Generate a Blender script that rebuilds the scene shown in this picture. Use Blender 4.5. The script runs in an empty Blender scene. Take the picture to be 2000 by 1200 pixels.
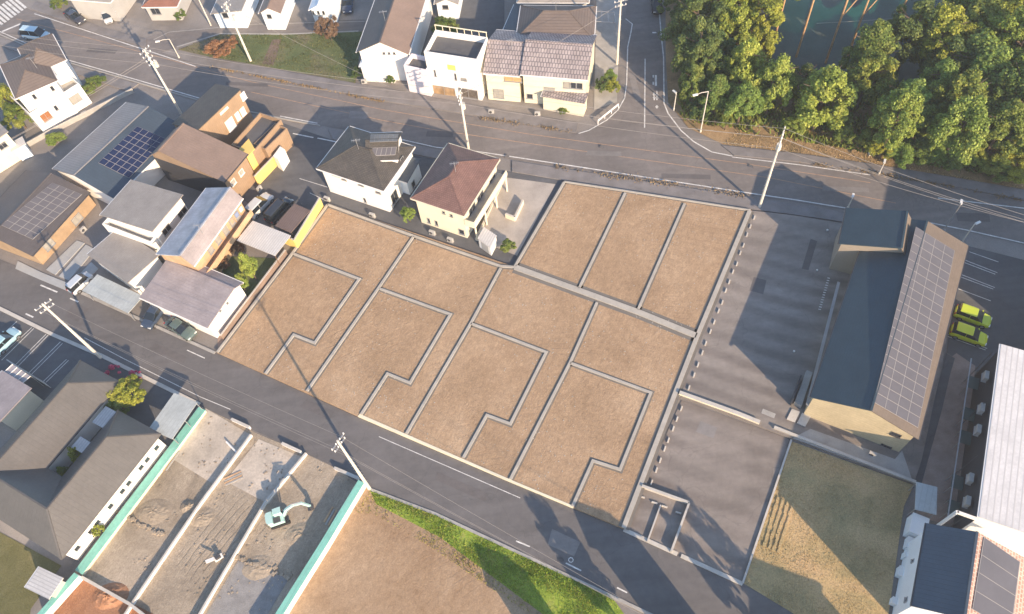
import bpy, math, random
from mathutils import Vector, Matrix
import numpy as np
random.seed(7)
R = math.radians
sc = bpy.context.scene
COL = sc.collection

# ------------------------------------------------------------------ camera
CAM_H = 80.0; PITCH = R(57.7); ROLL = R(-7.05); F = 1500.0
fwd = Vector((0, math.cos(PITCH), -math.sin(PITCH)))
right = Vector((1, 0, 0)); up = right.cross(fwd)
cr, sr = math.cos(ROLL), math.sin(ROLL)
CR = right*cr + up*sr; CU = up*cr - right*sr
cam = bpy.data.cameras.new('camera'); co = bpy.data.objects.new('camera', cam); COL.objects.link(co)
mw = Matrix((CR, CU, -fwd)).transposed().to_4x4(); mw.translation = Vector((0, 0, CAM_H))
co.matrix_world = mw
cam.sensor_width = 36; cam.lens = 27.0; cam.clip_end = 6000; cam.clip_start = 0.5
sc.camera = co

# ------------------------------------------------------------------ light
SUN_AZ, SUN_EL = R(-62.0), R(23.0)          # direction towards the sun, measured from +X
w = bpy.data.worlds.new('World'); sc.world = w; w.use_nodes = True
nt = w.node_tree; sky = nt.nodes.new('ShaderNodeTexSky'); sky.sky_type = 'NISHITA'; sky.sun_disc = False
sky.sun_elevation = SUN_EL; sky.sun_rotation = math.pi/2 - SUN_AZ
sky.air_density = 1.0; sky.dust_density = 0.7; sky.ozone_density = 2.0
nt.links.new(sky.outputs[0], nt.nodes['Background'].inputs[0]); nt.nodes['Background'].inputs[1].default_value = 0.15
sl = bpy.data.lights.new('sun', 'SUN'); sl.energy = 4.7; sl.angle = R(0.53); sl.color = (1.0, 0.76, 0.52)
so = bpy.data.objects.new('sun', sl); COL.objects.link(so)
so.rotation_euler = Vector((-math.cos(SUN_AZ)*math.cos(SUN_EL), -math.sin(SUN_AZ)*math.cos(SUN_EL), -math.sin(SUN_EL))).to_track_quat('-Z', 'Y').to_euler()
so.location = (40, -60, 90)
sc.view_settings.view_transform = 'Standard'; sc.view_settings.look = 'None'
sc.view_settings.exposure = 0.95; sc.view_settings.gamma = 1.0

# ------------------------------------------------------------------ surveying: photo pixel (2000x1200) -> point on the level z
def ray(px, py): return (CR*(px-1000) - CU*(py-600) + fwd*F).normalized()
def P(px, py, z=0.0):
    d = ray(px, py); t = (CAM_H-z)/-d.z
    return Vector((0, 0, CAM_H)) + d*t
def hitplane(px, py, p0, n):
    d = ray(px, py); o = Vector((0, 0, CAM_H)); t = (p0-o).dot(n)/d.dot(n)
    return o + d*t

# ------------------------------------------------------------------ materials
MATS = {}
def nm(name):
    m = bpy.data.materials.new(name); m.use_nodes = True
    t = m.node_tree; b = t.nodes['Principled BSDF']; return m, t, b
def N(t, k, **kw):
    n = t.nodes.new(k)
    for a, v in kw.items(): setattr(n, a, v)
    return n
def coords(t, mode, scale=(1, 1, 1), rot=0):
    if mode == 'uv': tc = N(t, 'ShaderNodeUVMap'); o = tc.outputs[0]
    else: tc = N(t, 'ShaderNodeNewGeometry'); o = tc.outputs['Position']
    mp = N(t, 'ShaderNodeMapping'); mp.inputs['Scale'].default_value = scale; mp.inputs['Rotation'].default_value = (0, 0, rot)
    t.links.new(o, mp.inputs[0]); return mp.outputs[0]
def noise(t, vec, scale, detail=4, rough=0.6, dist=0.0):
    n = N(t, 'ShaderNodeTexNoise'); n.inputs['Scale'].default_value = scale; n.inputs['Detail'].default_value = detail
    n.inputs['Roughness'].default_value = rough; n.inputs['Distortion'].default_value = dist
    t.links.new(vec, n.inputs['Vector']); return n.outputs['Fac']
def ramp(t, fac, stops):
    r = N(t, 'ShaderNodeValToRGB'); e = r.color_ramp.elements
    while len(e) < len(stops): e.new(0.5)
    for i, (p, c) in enumerate(stops):
        e[i].position = p; e[i].color = tuple(c)+(1,) if len(c) == 3 else c
    t.links.new(fac, r.inputs[0]); return r.outputs[0]
def mix(t, a, b, fac, mode='MIX'):
    m = N(t, 'ShaderNodeMix', data_type='RGBA', blend_type=mode)
    for i, v in ((6, a), (7, b), (0, fac)):
        if isinstance(v, (int, float)): m.inputs[i].default_value = v
        elif isinstance(v, tuple): m.inputs[i].default_value = v if len(v) == 4 else v+(1,)
        else: t.links.new(v, m.inputs[i])
    return m.outputs[2]
def bump(t, b, h, strength, dist=0.05):
    n = N(t, 'ShaderNodeBump'); n.inputs['Strength'].default_value = strength; n.inputs['Distance'].default_value = dist
    t.links.new(h, n.inputs['Height']); t.links.new(n.outputs[0], b.inputs['Normal'])
def sc3(c, k): return tuple(min(1, x*k) for x in c)
def plain(name, c, var=0.15, scale=0.6, rough=0.8, bmp=0.15, fine=9.0, metal=0.0, spec=0.5):
    if name in MATS: return MATS[name]
    m, t, b = nm(name); v = coords(t, 'pos')
    f1 = noise(t, v, scale); f2 = noise(t, v, fine, 3)
    col = ramp(t, f1, [(0.3, sc3(c, 1-var)), (0.7, sc3(c, 1+var))])
    col = mix(t, col, ramp(t, f2, [(0.3, (0.75,)*3), (0.7, (1.25,)*3)]), min(1, var*2), 'MULTIPLY')
    t.links.new(col, b.inputs['Base Color']); b.inputs['Roughness'].default_value = rough
    b.inputs['Metallic'].default_value = metal; b.inputs['Specular IOR Level'].default_value = spec
    if bmp: bump(t, b, f2, bmp)
    MATS[name] = m; return m
def tile(name, c1, c2, mortar, bw, bh, ms=0.02, rough=0.6, bmp=0.4, offset=0.5, var=0.2):
    if name in MATS: return MATS[name]
    m, t, b = nm(name); v = coords(t, 'uv'); pos = coords(t, 'pos')
    br = N(t, 'ShaderNodeTexBrick'); br.inputs['Scale'].default_value = 1; br.inputs['Brick Width'].default_value = bw
    br.inputs['Row Height'].default_value = bh; br.inputs['Mortar Size'].default_value = ms; br.offset = offset
    br.inputs['Color1'].default_value = c1+(1,); br.inputs['Color2'].default_value = c2+(1,); br.inputs['Mortar'].default_value = mortar+(1,)
    t.links.new(v, br.inputs['Vector'])
    f = noise(t, pos, 0.7, 5)
    col = mix(t, br.outputs[0], ramp(t, f, [(0.3, (1-var,)*3), (0.7, (1+var,)*3)]), 1.0, 'MULTIPLY')
    t.links.new(col, b.inputs['Base Color']); b.inputs['Roughness'].default_value = rough
    bump(t, b, br.outputs['Fac'], -bmp, 0.04); MATS[name] = m; return m
def seam(name, c, spacing=0.45, axis=0, width=0.12, rough=0.5, line=0.6, bmp=0.5, var=0.12):
    if name in MATS: return MATS[name]
    m, t, b = nm(name); uv = N(t, 'ShaderNodeUVMap'); sp = N(t, 'ShaderNodeSeparateXYZ'); t.links.new(uv.outputs[0], sp.inputs[0])
    d = N(t, 'ShaderNodeMath', operation='DIVIDE'); d.inputs[1].default_value = spacing; t.links.new(sp.outputs[axis], d.inputs[0])
    fr = N(t, 'ShaderNodeMath', operation='FRACT'); t.links.new(d.outputs[0], fr.inputs[0])
    lt = N(t, 'ShaderNodeMath', operation='LESS_THAN'); lt.inputs[1].default_value = width; t.links.new(fr.outputs[0], lt.inputs[0])
    pos = coords(t, 'pos'); f = noise(t, pos, 0.5, 5); f2 = noise(t, pos, 3.5, 4)
    col = ramp(t, f, [(0.3, sc3(c, 1-var)), (0.7, sc3(c, 1+var))])
    col = mix(t, col, ramp(t, f2, [(0.3, (0.85,)*3), (0.7, (1.1,)*3)]), 0.6, 'MULTIPLY')
    col = mix(t, col, sc3(c, line), lt.outputs[0])
    t.links.new(col, b.inputs['Base Color']); b.inputs['Roughness'].default_value = rough
    bump(t, b, lt.outputs[0], bmp, 0.03); MATS[name] = m; return m
def glassy(name, c=(0.03, 0.035, 0.045), rough=0.08):
    if name in MATS: return MATS[name]
    m, t, b = nm(name); b.inputs['Base Color'].default_value = c+(1,); b.inputs['Roughness'].default_value = rough
    b.inputs['Specular IOR Level'].default_value = 0.8; MATS[name] = m; return m
def leafmat(name, c1, c2, c3):
    if name in MATS: return MATS[name]
    m, t, b = nm(name); v = coords(t, 'pos'); f = noise(t, v, 0.55, 5, 0.7)
    g = N(t, 'ShaderNodeNewGeometry'); r = g.outputs['Random Per Island']
    col = ramp(t, f, [(0.3, c1), (0.5, c2), (0.72, c3)])
    col = mix(t, col, ramp(t, r, [(0.0, (0.55,)*3), (1.0, (1.5,)*3)]), 0.9, 'MULTIPLY')
    oi = N(t, 'ShaderNodeObjectInfo')
    col = mix(t, col, ramp(t, oi.outputs['Random'], [(0, (0.8, 0.9, 0.9)), (0.5, (1.05, 1.0, 0.9)), (1.0, (1.25, 1.1, 0.85))]), 1.0, 'MULTIPLY')
    t.links.new(col, b.inputs['Base Color']); b.inputs['Roughness'].default_value = 0.6
    b.inputs['Specular IOR Level'].default_value = 0.25
    tr = N(t, 'ShaderNodeBsdfTranslucent'); t.links.new(col, tr.inputs[0]); ms = N(t, 'ShaderNodeMixShader'); ms.inputs[0].default_value = 0.25
    t.links.new(b.outputs[0], ms.inputs[1]); t.links.new(tr.outputs[0], ms.inputs[2]); t.links.new(ms.outputs[0], t.nodes['Material Output'].inputs[0])
    MATS[name] = m; return m

def asphalt(name, c, patch=0.18, crack=True, bays=False):
    m, t, b = nm(name); v = coords(t, 'pos')
    f1 = noise(t, v, 0.10, 6, 0.65, 0.6); f2 = noise(t, v, 1.3, 5, 0.7); f3 = noise(t, v, 18, 2)
    col = ramp(t, f1, [(0.3, sc3(c, 1-patch)), (0.52, c), (0.72, sc3(c, 1+patch))])
    col = mix(t, col, ramp(t, f2, [(0.3, (0.86, 0.86, 0.87)), (0.7, (1.12, 1.11, 1.1))]), 0.8, 'MULTIPLY')
    col = mix(t, col, ramp(t, f3, [(0.3, (0.8,)*3), (0.7, (1.2,)*3)]), 0.5, 'MULTIPLY')
    # tyre-worn streaks along the carriageway
    v2 = coords(t, 'pos', (0.07, 0.9, 1), R(31)); f4 = noise(t, v2, 1.0, 4, 0.6)
    col = mix(t, col, ramp(t, f4, [(0.35, (0.88,)*3), (0.65, (1.1,)*3)]), 0.8, 'MULTIPLY')
    if bays:
        mp = N(t, 'ShaderNodeMapping'); mp.inputs['Rotation'].default_value = (0, 0, -R(61)); t.links.new(v, mp.inputs[0])
        wv = N(t, 'ShaderNodeTexWave', wave_type='BANDS', bands_direction='X'); wv.inputs['Scale'].default_value = 0.128; wv.inputs['Distortion'].default_value = 2.2; wv.inputs['Detail'].default_value = 3; wv.inputs['Detail Scale'].default_value = 0.5
        t.links.new(mp.outputs[0], wv.inputs['Vector']); ms_ = noise(t, v, 0.12, 2)
        col = mix(t, col, ramp(t, wv.outputs['Fac'], [(0.1, (0.72, 0.70, 0.70)), (0.8, (1.08, 1.08, 1.07))]), ramp(t, ms_, [(0.35, (.25,)*3), (0.65, (.9,)*3)]), 'MULTIPLY')
    if crack:
        vo = N(t, 'ShaderNodeTexVoronoi', feature='DISTANCE_TO_EDGE'); vo.inputs['Scale'].default_value = 0.13
        wv = N(t, 'ShaderNodeVectorMath', operation='ADD'); nn = N(t, 'ShaderNodeTexNoise'); nn.inputs['Scale'].default_value = 0.5; t.links.new(v, nn.inputs['Vector'])
        sv = N(t, 'ShaderNodeVectorMath', operation='SCALE'); sv.inputs['Scale'].default_value = 2.0; t.links.new(nn.outputs['Color'], sv.inputs[0])
        t.links.new(v, wv.inputs[0]); t.links.new(sv.outputs[0], wv.inputs[1]); t.links.new(wv.outputs[0], vo.inputs['Vector'])
        ck = ramp(t, vo.outputs['Distance'], [(0.0, (0.72,)*3), (0.006, (1,)*3)]); col = mix(t, col, ck, 0.6, 'MULTIPLY')
    t.links.new(col, b.inputs['Base Color']); b.inputs['Roughness'].default_value = 0.85; bump(t, b, f3, 0.25, 0.02)
    MATS[name] = m; return m
def soil(name, c1, c2, c3, ang=R(57.5), streak=0.5, clod=0.5, tracks=0.6):
    m, t, b = nm(name); v = coords(t, 'pos')
    f1 = noise(t, v, 0.09, 6, 0.65, 0.8); f2 = noise(t, v, 1.6, 8, 0.8, 0.4)
    v2 = coords(t, 'pos', (1, 1, 1), -ang); mp = N(t, 'ShaderNodeMapping'); mp.inputs['Scale'].default_value = (0.8, 2.6, 1); t.links.new(v2, mp.inputs[0])
    f3 = noise(t, mp.outputs[0], 1.3, 7, 0.8, 1.6)
    f4 = noise(t, v, 6.0, 6, 0.8)
    # curved blade and track marks, only in patches
    wv = N(t, 'ShaderNodeTexWave', wave_type='RINGS', rings_direction='SPHERICAL'); wv.inputs['Scale'].default_value = 0.42; wv.inputs['Distortion'].default_value = 7.0; wv.inputs['Detail'].default_value = 3; wv.inputs['Detail Scale'].default_value = 0.35
    t.links.new(v, wv.inputs['Vector']); msk = noise(t, v, 0.13, 3, 0.5, 0.3)
    col = ramp(t, f1, [(0.3, c1), (0.5, c2), (0.7, c3)])
    col = mix(t, col, ramp(t, f2, [(0.3, (0.78, 0.77, 0.76)), (0.7, (1.18, 1.18, 1.17))]), 0.9, 'MULTIPLY')
    col = mix(t, col, ramp(t, f3, [(0.35, (0.76, 0.76, 0.77)), (0.6, (1.08, 1.08, 1.07))]), streak, 'MULTIPLY')
    col = mix(t, col, ramp(t, f4, [(0.32, (0.72, 0.72, 0.72)), (0.6, (1.12, 1.12, 1.12))]), 0.8, 'MULTIPLY')
    tm = N(t, 'ShaderNodeMath', operation='MULTIPLY'); t.links.new(ramp(t, wv.outputs['Fac'], [(0.0, (1, 1, 1)), (0.22, (0, 0, 0))]), tm.inputs[0]); t.links.new(ramp(t, msk, [(0.5, (0, 0, 0)), (0.62, (1, 1, 1))]), tm.inputs[1])
    tk = N(t, 'ShaderNodeMath', operation='MULTIPLY'); tk.inputs[1].default_value = tracks; t.links.new(tm.outputs[0], tk.inputs[0])
    col = mix(t, col, tuple(x*0.62 for x in c2), tk.outputs[0])
    t.links.new(col, b.inputs['Base Color']); b.inputs['Roughness'].default_value = 0.95; b.inputs['Specular IOR Level'].default_value = 0.15
    a = N(t, 'ShaderNodeMath', operation='ADD'); t.links.new(f3, a.inputs[0])
    s = N(t, 'ShaderNodeMath', operation='MULTIPLY'); s.inputs[1].default_value = clod; t.links.new(f4, s.inputs[0]); t.links.new(s.outputs[0], a.inputs[1])
    a2 = N(t, 'ShaderNodeMath', operation='SUBTRACT'); t.links.new(a.outputs[0], a2.inputs[0]); t.links.new(tk.outputs[0], a2.inputs[1])
    bump(t, b, a2.outputs[0], 0.5, 0.10); MATS[name] = m; return m
def grassmat(name, stops, scale=0.25, bm=0.5, streak=None):
    m, t, b = nm(name); v = coords(t, 'pos'); f1 = noise(t, v, scale, 6, 0.7, 0.5); f2 = noise(t, v, 6, 4, 0.7)
    col = ramp(t, f1, stops); col = mix(t, col, ramp(t, f2, [(0.3, (0.7,)*3), (0.7, (1.3,)*3)]), 0.8, 'MULTIPLY')
    t.links.new(col, b.inputs['Base Color']); b.inputs['Roughness'].default_value = 0.95; b.inputs['Specular IOR Level'].default_value = 0.1
    bump(t, b, f2, bm, 0.12); MATS[name] = m; return m

A_MAIN = asphalt('main road asphalt', (0.188, 0.169, 0.158))
A_LANE = asphalt('lane asphalt', (0.135, 0.128, 0.126))
A_LOT = asphalt('parking asphalt', (0.245, 0.218, 0.196), 0.20, True, True)
A_LOW = asphalt('low parking asphalt', (0.225, 0.197, 0.175), 0.20, True, True)
A_DARK = asphalt('dark parking asphalt', (0.105, 0.107, 0.113))
DIRT = soil('lot soil', (0.345, 0.235, 0.145), (0.43, 0.297, 0.188), (0.51, 0.365, 0.24), streak=0.9, clod=1.6, tracks=.22)
FIELD = soil('field soil', (0.30, 0.195, 0.115), (0.40, 0.28, 0.18), (0.47, 0.345, 0.235), streak=0.6, clod=.8, tracks=.15)
SITE = soil('site soil', (0.26, 0.215, 0.165), (0.39, 0.325, 0.25), (0.50, 0.42, 0.33), streak=0.8, clod=1.6)
SITEC = plain('pale blinding concrete', (0.46, 0.40, 0.33), 0.25, 0.35, bmp=0.3, fine=4)
REDSOIL = soil('red soil', (0.22, 0.10, 0.055), (0.36, 0.18, 0.10), (0.45, 0.25, 0.15), clod=2.2)
GRAVEL = plain('gravel', (0.26, 0.25, 0.24), 0.2, 1.0, bmp=0.9, fine=12)
DRYG = grassmat('dry grass', [(0.3, (0.29, 0.25, 0.13)), (0.48, (0.44, 0.33, 0.17)), (0.7, (0.55, 0.39, 0.22))], 0.18)
GREENG = grassmat('bright grass', [(0.3, (0.14, 0.22, 0.03)), (0.55, (0.26, 0.34, 0.05)), (0.75, (0.38, 0.31, 0.13))], 0.3)
VERGE = grassmat('verge grass', [(0.3, (0.09, 0.12, 0.05)), (0.5, (0.13, 0.155, 0.07)), (0.7, (0.21, 0.165, 0.12))], 0.12)
BANK = grassmat('forest floor', [(0.3, (0.12, 0.10, 0.05)), (0.5, (0.32, 0.22, 0.12)), (0.7, (0.44, 0.31, 0.18))], 0.2)
WEED = grassmat('kerb weeds', [(0.35, (0.2, 0.15, 0.08)), (0.6, (0.33, 0.235, 0.13)), (0.75, (0.22, 0.2, 0.09))], 0.6)
CONC = plain('concrete', (0.36, 0.345, 0.32), 0.14, 0.8)
CONCL = plain('pale concrete', (0.50, 0.47, 0.42), 0.12, 0.8)
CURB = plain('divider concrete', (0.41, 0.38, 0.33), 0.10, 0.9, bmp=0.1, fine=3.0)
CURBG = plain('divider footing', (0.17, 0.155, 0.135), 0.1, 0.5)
WALK = plain('sidewalk', (0.20, 0.185, 0.18), 0.18, 0.5)
URB = plain('urban ground', (0.22, 0.20, 0.185), 0.25, 0.15)
PAINT = plain('road paint', (0.62, 0.61, 0.58), 0.25, 1.5, fine=5)
PAINTO = plain('worn orange paint', (0.36, 0.24, 0.16), 0.25, 1.2)
WHITE = plain('white render', (0.80, 0.78, 0.74), 0.04, 0.5, bmp=0.05)
CREAM = plain('cream render', (0.72, 0.66, 0.50), 0.05, 0.5, bmp=0.05)
WHITEB = plain('pale blue render', (0.72, 0.78, 0.82), 0.04, 0.5, bmp=0.05)
BEIGE = seam('beige siding', (0.50, 0.42, 0.27), 0.45, 1, 0.08, 0.7, 0.8)
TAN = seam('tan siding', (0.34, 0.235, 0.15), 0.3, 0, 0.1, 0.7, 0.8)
SHADEW = seam('shaded siding', (0.05, 0.05, 0.055), 0.3, 0, 0.1, 0.6, 0.7)  # wall shade put into a near-black siding colour
ORANGEW = plain('terracotta render', (0.52, 0.34, 0.20), 0.2, 0.8)
YELLOW = plain('yellow render', (0.78, 0.56, 0.17), 0.06, 0.5)
GREYW = plain('grey render', (0.42, 0.41, 0.39), 0.08, 0.5)
MINT = seam('mint formwork panel', (0.22, 0.52, 0.43), 0.9, 0, 0.03, 0.6, 0.7)
STEEL = plain('galvanised steel', (0.45, 0.45, 0.45), 0.1, 1, 0.45, metal=0.6)
DSTEEL = plain('dark metal', (0.06, 0.06, 0.065), 0.1, 1, 0.5)
RUST = plain('rusty steel', (0.45, 0.27, 0.14), 0.25, 1.5)
POLE = plain('pole concrete', (0.62, 0.58, 0.50), 0.06, 0.5)
WOOD = plain('dark wood', (0.12, 0.07, 0.04), 0.2, 1.5)
BARK = plain('bark', (0.12, 0.085, 0.06), 0.3, 2)
RUBBER = plain('rubber', (0.02, 0.02, 0.02), 0.1, 2)
RIM = plain('alloy', (0.5, 0.5, 0.52), 0.05, 1, 0.3, metal=0.8)
GLASS = glassy('window glass'); CGLASS = glassy('car glass', (0.015, 0.02, 0.025), 0.05)
CURTAIN = plain('curtained glass', (0.35, 0.33, 0.29), 0.15, 2, 0.3)
LAMP = plain('lens', (0.75, 0.75, 0.72), 0.03, 1, 0.2); RED = plain('red lens', (0.4, 0.02, 0.02), 0.05, 1, 0.25)
PVF = plain('panel frame', (0.30, 0.285, 0.275), 0.05, 1, 0.5)
PVD = glassy('solar cell dark', (0.012, 0.02, 0.065), 0.22)
PVG = plain('sky lit solar cell', (0.12, 0.115, 0.125), 0.08, 0.4, 0.35, bmp=0, fine=2)  # sky reflection on the cells put into this grey base colour
R_NAVY = seam('navy metal roof', (0.055, 0.078, 0.105), 0.42, 0, 0.1, 0.5, 0.75)
R_CHAR = seam('shaded hall slate', (0.034, 0.060, 0.078), 0.28, 1, 0.12, 0.5, 0.8)  # hall slope turned from the sun, its shade put into the colour
R_HALL_LIT = seam('sunlit hall slate', (0.17, 0.135, 0.105), 0.3, 1, 0.08, 0.7, 0.85)  # sunny slope of the same hall roof, sunlight put into the colour
R_GREY = seam('grey slate roof', (0.30, 0.275, 0.25), 0.3, 1, 0.1, 0.7, 0.82)
R_TAUPE = seam('taupe metal roof', (0.108, 0.101, 0.094), 0.5, 0, 0.05, 0.42, 0.8)
R_BROWN = seam('brown metal roof', (0.235, 0.17, 0.135), 0.35, 0, 0.1, 0.6, 0.85)
R_DBRN = seam('dark brown roof', (0.095, 0.085, 0.085), 0.3, 1, 0.12, 0.6, 0.8)
R_DARK = tile('dark slate roof', (0.075, 0.068, 0.06), (0.10, 0.088, 0.075), (0.04, 0.036, 0.033), 0.45, 0.22)
R_RED = tile('red brown tile roof', (0.165, 0.092, 0.078), (0.20, 0.115, 0.095), (0.085, 0.05, 0.045), 0.3, 0.26)
R_PEACH = tile('salmon tile roof', (0.36, 0.20, 0.15), (0.45, 0.27, 0.20), (0.60, 0.45, 0.36), 0.42, 0.3, 0.05)
R_LILAC = tile('mauve grey tile roof', (0.30, 0.255, 0.25), (0.38, 0.33, 0.32), (0.13, 0.115, 0.125), 0.42, 0.7, 0.06, bmp=0.8)
R_MAUVE = seam('mauve metal roof', (0.30, 0.265, 0.27), 0.4, 1, 0.08, 0.6, 0.9, var=0.2)
R_BLUE = seam('worn pale roof', (0.42, 0.43, 0.46), 0.45, 0, 0.08, 0.6, 0.85, var=0.25)
R_BRTILE = seam('brown tile roof', (0.15, 0.12, 0.105), 0.45, 1, 0.15, 0.7, 0.65)
R_REDB = seam('red metal roof', (0.26, 0.12, 0.08), 0.4, 1, 0.1, 0.6, 0.8)
R_WHITE = seam('white ribbed roof', (0.66, 0.64, 0.62), 0.55, 1, 0.22, 0.5, 0.82, bmp=0.8)
R_CORR = seam('corrugated sheet', (0.60, 0.58, 0.55), 0.33, 0, 0.3, 0.5, 0.82)
R_CARP = seam('carport sheet', (0.42, 0.45, 0.44), 0.5, 0, 0.08, 0.4, 0.8)
L_LIGHT = leafmat('light leaves', (0.10, 0.17, 0.04), (0.23, 0.31, 0.065), (0.37, 0.42, 0.11))
L_MID = leafmat('mid leaves', (0.065, 0.12, 0.032), (0.16, 0.22, 0.05), (0.31, 0.33, 0.085))
L_DARK = leafmat('dark leaves', (0.045, 0.085, 0.03), (0.10, 0.15, 0.045), (0.21, 0.25, 0.075))
L_YEL = leafmat('yellowing leaves', (0.14, 0.19, 0.035), (0.27, 0.31, 0.05), (0.42, 0.43, 0.085))
L_RED = leafmat('red brown leaves', (0.15, 0.085, 0.05), (0.24, 0.14, 0.09), (0.33, 0.22, 0.15))
L_PINK = leafmat('pink flowers', (0.35, 0.03, 0.12), (0.5, 0.08, 0.2), (0.6, 0.25, 0.35))

# ------------------------------------------------------------------ mesh helper
ROOT = {}   # object -> matrix of its thing
class MB:
    def __init__(s): s.v = []; s.f = []; s.sm = []
    def poly(s, pts, smooth=False):
        i = len(s.v); s.v += [Vector(p) for p in pts]; s.f.append(list(range(i, i+len(pts)))); s.sm.append(smooth); return s
    def box(s, c, d, M=None):
        """box centred at c with full dimensions d, optional matrix"""
        x, y, z = d[0]/2, d[1]/2, d[2]/2
        p = [Vector((c[0]+a*x, c[1]+b*y, c[2]+e*z)) for e in (-1, 1) for a, b in ((-1, -1), (1, -1), (1, 1), (-1, 1))]
        if M: p = [M @ q for q in p]
        for f in ((3, 2, 1, 0), (4, 5, 6, 7), (0, 1, 5, 4), (1, 2, 6, 5), (2, 3, 7, 6), (3, 0, 4, 7)): s.poly([p[k] for k in f])
        return s
    def prism(s, pts, z0, z1):
        """vertical prism over a plan polygon"""
        pts = [Vector((p[0], p[1], 0)) for p in pts]
        ar = sum(pts[i].x*pts[(i+1) % len(pts)].y - pts[(i+1) % len(pts)].x*pts[i].y for i in range(len(pts)))
        if ar < 0: pts = pts[::-1]
        t = [Vector((p.x, p.y, z1)) for p in pts]; b = [Vector((p.x, p.y, z0)) for p in pts]
        s.poly(t); s.poly(b[::-1]); n = len(pts)
        for i in range(n): s.poly([b[i], b[(i+1) % n], t[(i+1) % n], t[i]])
        return s
    def tube(s, a, b, r0, r1=None, n=8, caps=True):
        a, b = Vector(a), Vector(b); r1 = r0 if r1 is None else r1
        d = (b-a).normalized(); u = d.orthogonal().normalized(); w = d.cross(u)
        A = [a+(u*math.cos(6.28318*k/n)+w*math.sin(6.28318*k/n))*r0 for k in range(n)]
        B = [b+(u*math.cos(6.28318*k/n)+w*math.sin(6.28318*k/n))*r1 for k in range(n)]
        for k in range(n): s.poly([A[k], A[(k+1) % n], B[(k+1) % n], B[k]], True)
        if caps: s.poly(A[::-1]); s.poly(B)
        return s
    def bar(s, a, b, w, h):
        """box beam from a to b, w wide (horizontal), h high, a/b on its centre line"""
        a, b = Vector(a), Vector(b); d = (b-a); L = d.length; d.normalize()
        side = d.cross(Vector((0, 0, 1)))
        side = side.normalized() if side.length > 1e-4 else Vector((1, 0, 0))
        u = side.cross(d)
        M = Matrix((d, side, u)).transposed().to_4x4(); M.translation = (a+b)/2
        return s.box((0, 0, 0), (L, w, h), M)
    def slab(s, polys, t):
        """sloping faces given thickness t downwards; open edges get sides"""
        key = lambda p: (round(p.x, 3), round(p.y, 3), round(p.z, 3)); cnt = {}
        D = Vector((0, 0, -t)); out = []
        for pl in polys:
            pl = [Vector(p) for p in pl]; n = Vector((0, 0, 0))
            for i in range(len(pl)): n += pl[i].cross(pl[(i+1) % len(pl)])
            if n.z < 0: pl = pl[::-1]
            out.append(pl); s.poly(pl); s.poly([p+D for p in pl[::-1]])
            for i in range(len(pl)):
                a, b = key(pl[i]), key(pl[(i+1) % len(pl)]); cnt.setdefault(frozenset((a, b)), []).append((pl[i], pl[(i+1) % len(pl)]))
        for e in cnt.values():
            if len(e) == 1: a, b = e[0]; s.poly([a, a+D, b+D, b])
        return s
    def build(s, name, mat, parent=None, smooth=False, root=None):
        M = Matrix.Identity(4)
        if parent is not None: M = ROOT[parent].inverted()
        me = bpy.data.meshes.new(name); me.from_pydata([M @ v for v in s.v], [], s.f)
        uvl = me.uv_layers.new(name='UVMap'); li = 0; uv = []
        for f in s.f:
            n = Vector((0, 0, 0))
            for i in range(len(f)): n += s.v[f[i]].cross(s.v[f[(i+1) % len(f)]])
            if n.length > 1e-9: n.normalize()
            h = Vector((-n.y, n.x, 0))
            h = h.normalized() if h.length > 0.02 else Vector((math.cos(R(-31)), math.sin(R(-31)), 0))
            g = n.cross(h)
            for k in f: uv += [s.v[k].dot(h), s.v[k].dot(g)]
        uvl.data.foreach_set('uv', uv)
        me.materials.append(mat); me.polygons.foreach_set('use_smooth', [smooth or q for q in s.sm])
        o = bpy.data.objects.new(name, me); COL.objects.link(o)
        if parent is not None: o.parent = parent; ROOT[o] = ROOT[parent]
        return o
def tag(o, label=None, cat=None, group=None, kind=None):
    if label: o['label'] = label
    if cat: o['category'] = cat
    if group: o['group'] = group
    if kind: o['kind'] = kind
    return o
def thing(name, label, cat, loc=(0, 0, 0), rz=0.0, group=None):
    o = bpy.data.objects.new(name, None); COL.objects.link(o); o.location = loc; o.rotation_euler = (0, 0, rz); o.empty_display_size = 0.3
    ROOT[o] = Matrix.Translation(loc) @ Matrix.Rotation(rz, 4, 'Z'); return tag(o, label, cat, group)
def dup(src, loc, rz=0.0, scale=1.0, label=None, group=None):
    def rec(o, par):
        c = o.copy(); COL.objects.link(c); c.parent = par
        for k in kids.get(o, []): rec(k, c)
        return c
    kids = {}
    def gather(o):
        for c in list(o.children): kids.setdefault(o, []).append(c); gather(c)
    gather(src); c = rec(src, None); c.location = loc; c.rotation_euler = (0, 0, rz)
    c.scale = (scale,)*3 if isinstance(scale, (int, float)) else scale
    if label: c['label'] = label
    if group: c['group'] = group
    ROOT[c] = Matrix.Translation(loc) @ Matrix.Rotation(rz, 4, 'Z')
    return c
PX = lambda pts, z=0.0: [P(x, y, z) for x, y in pts]

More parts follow.
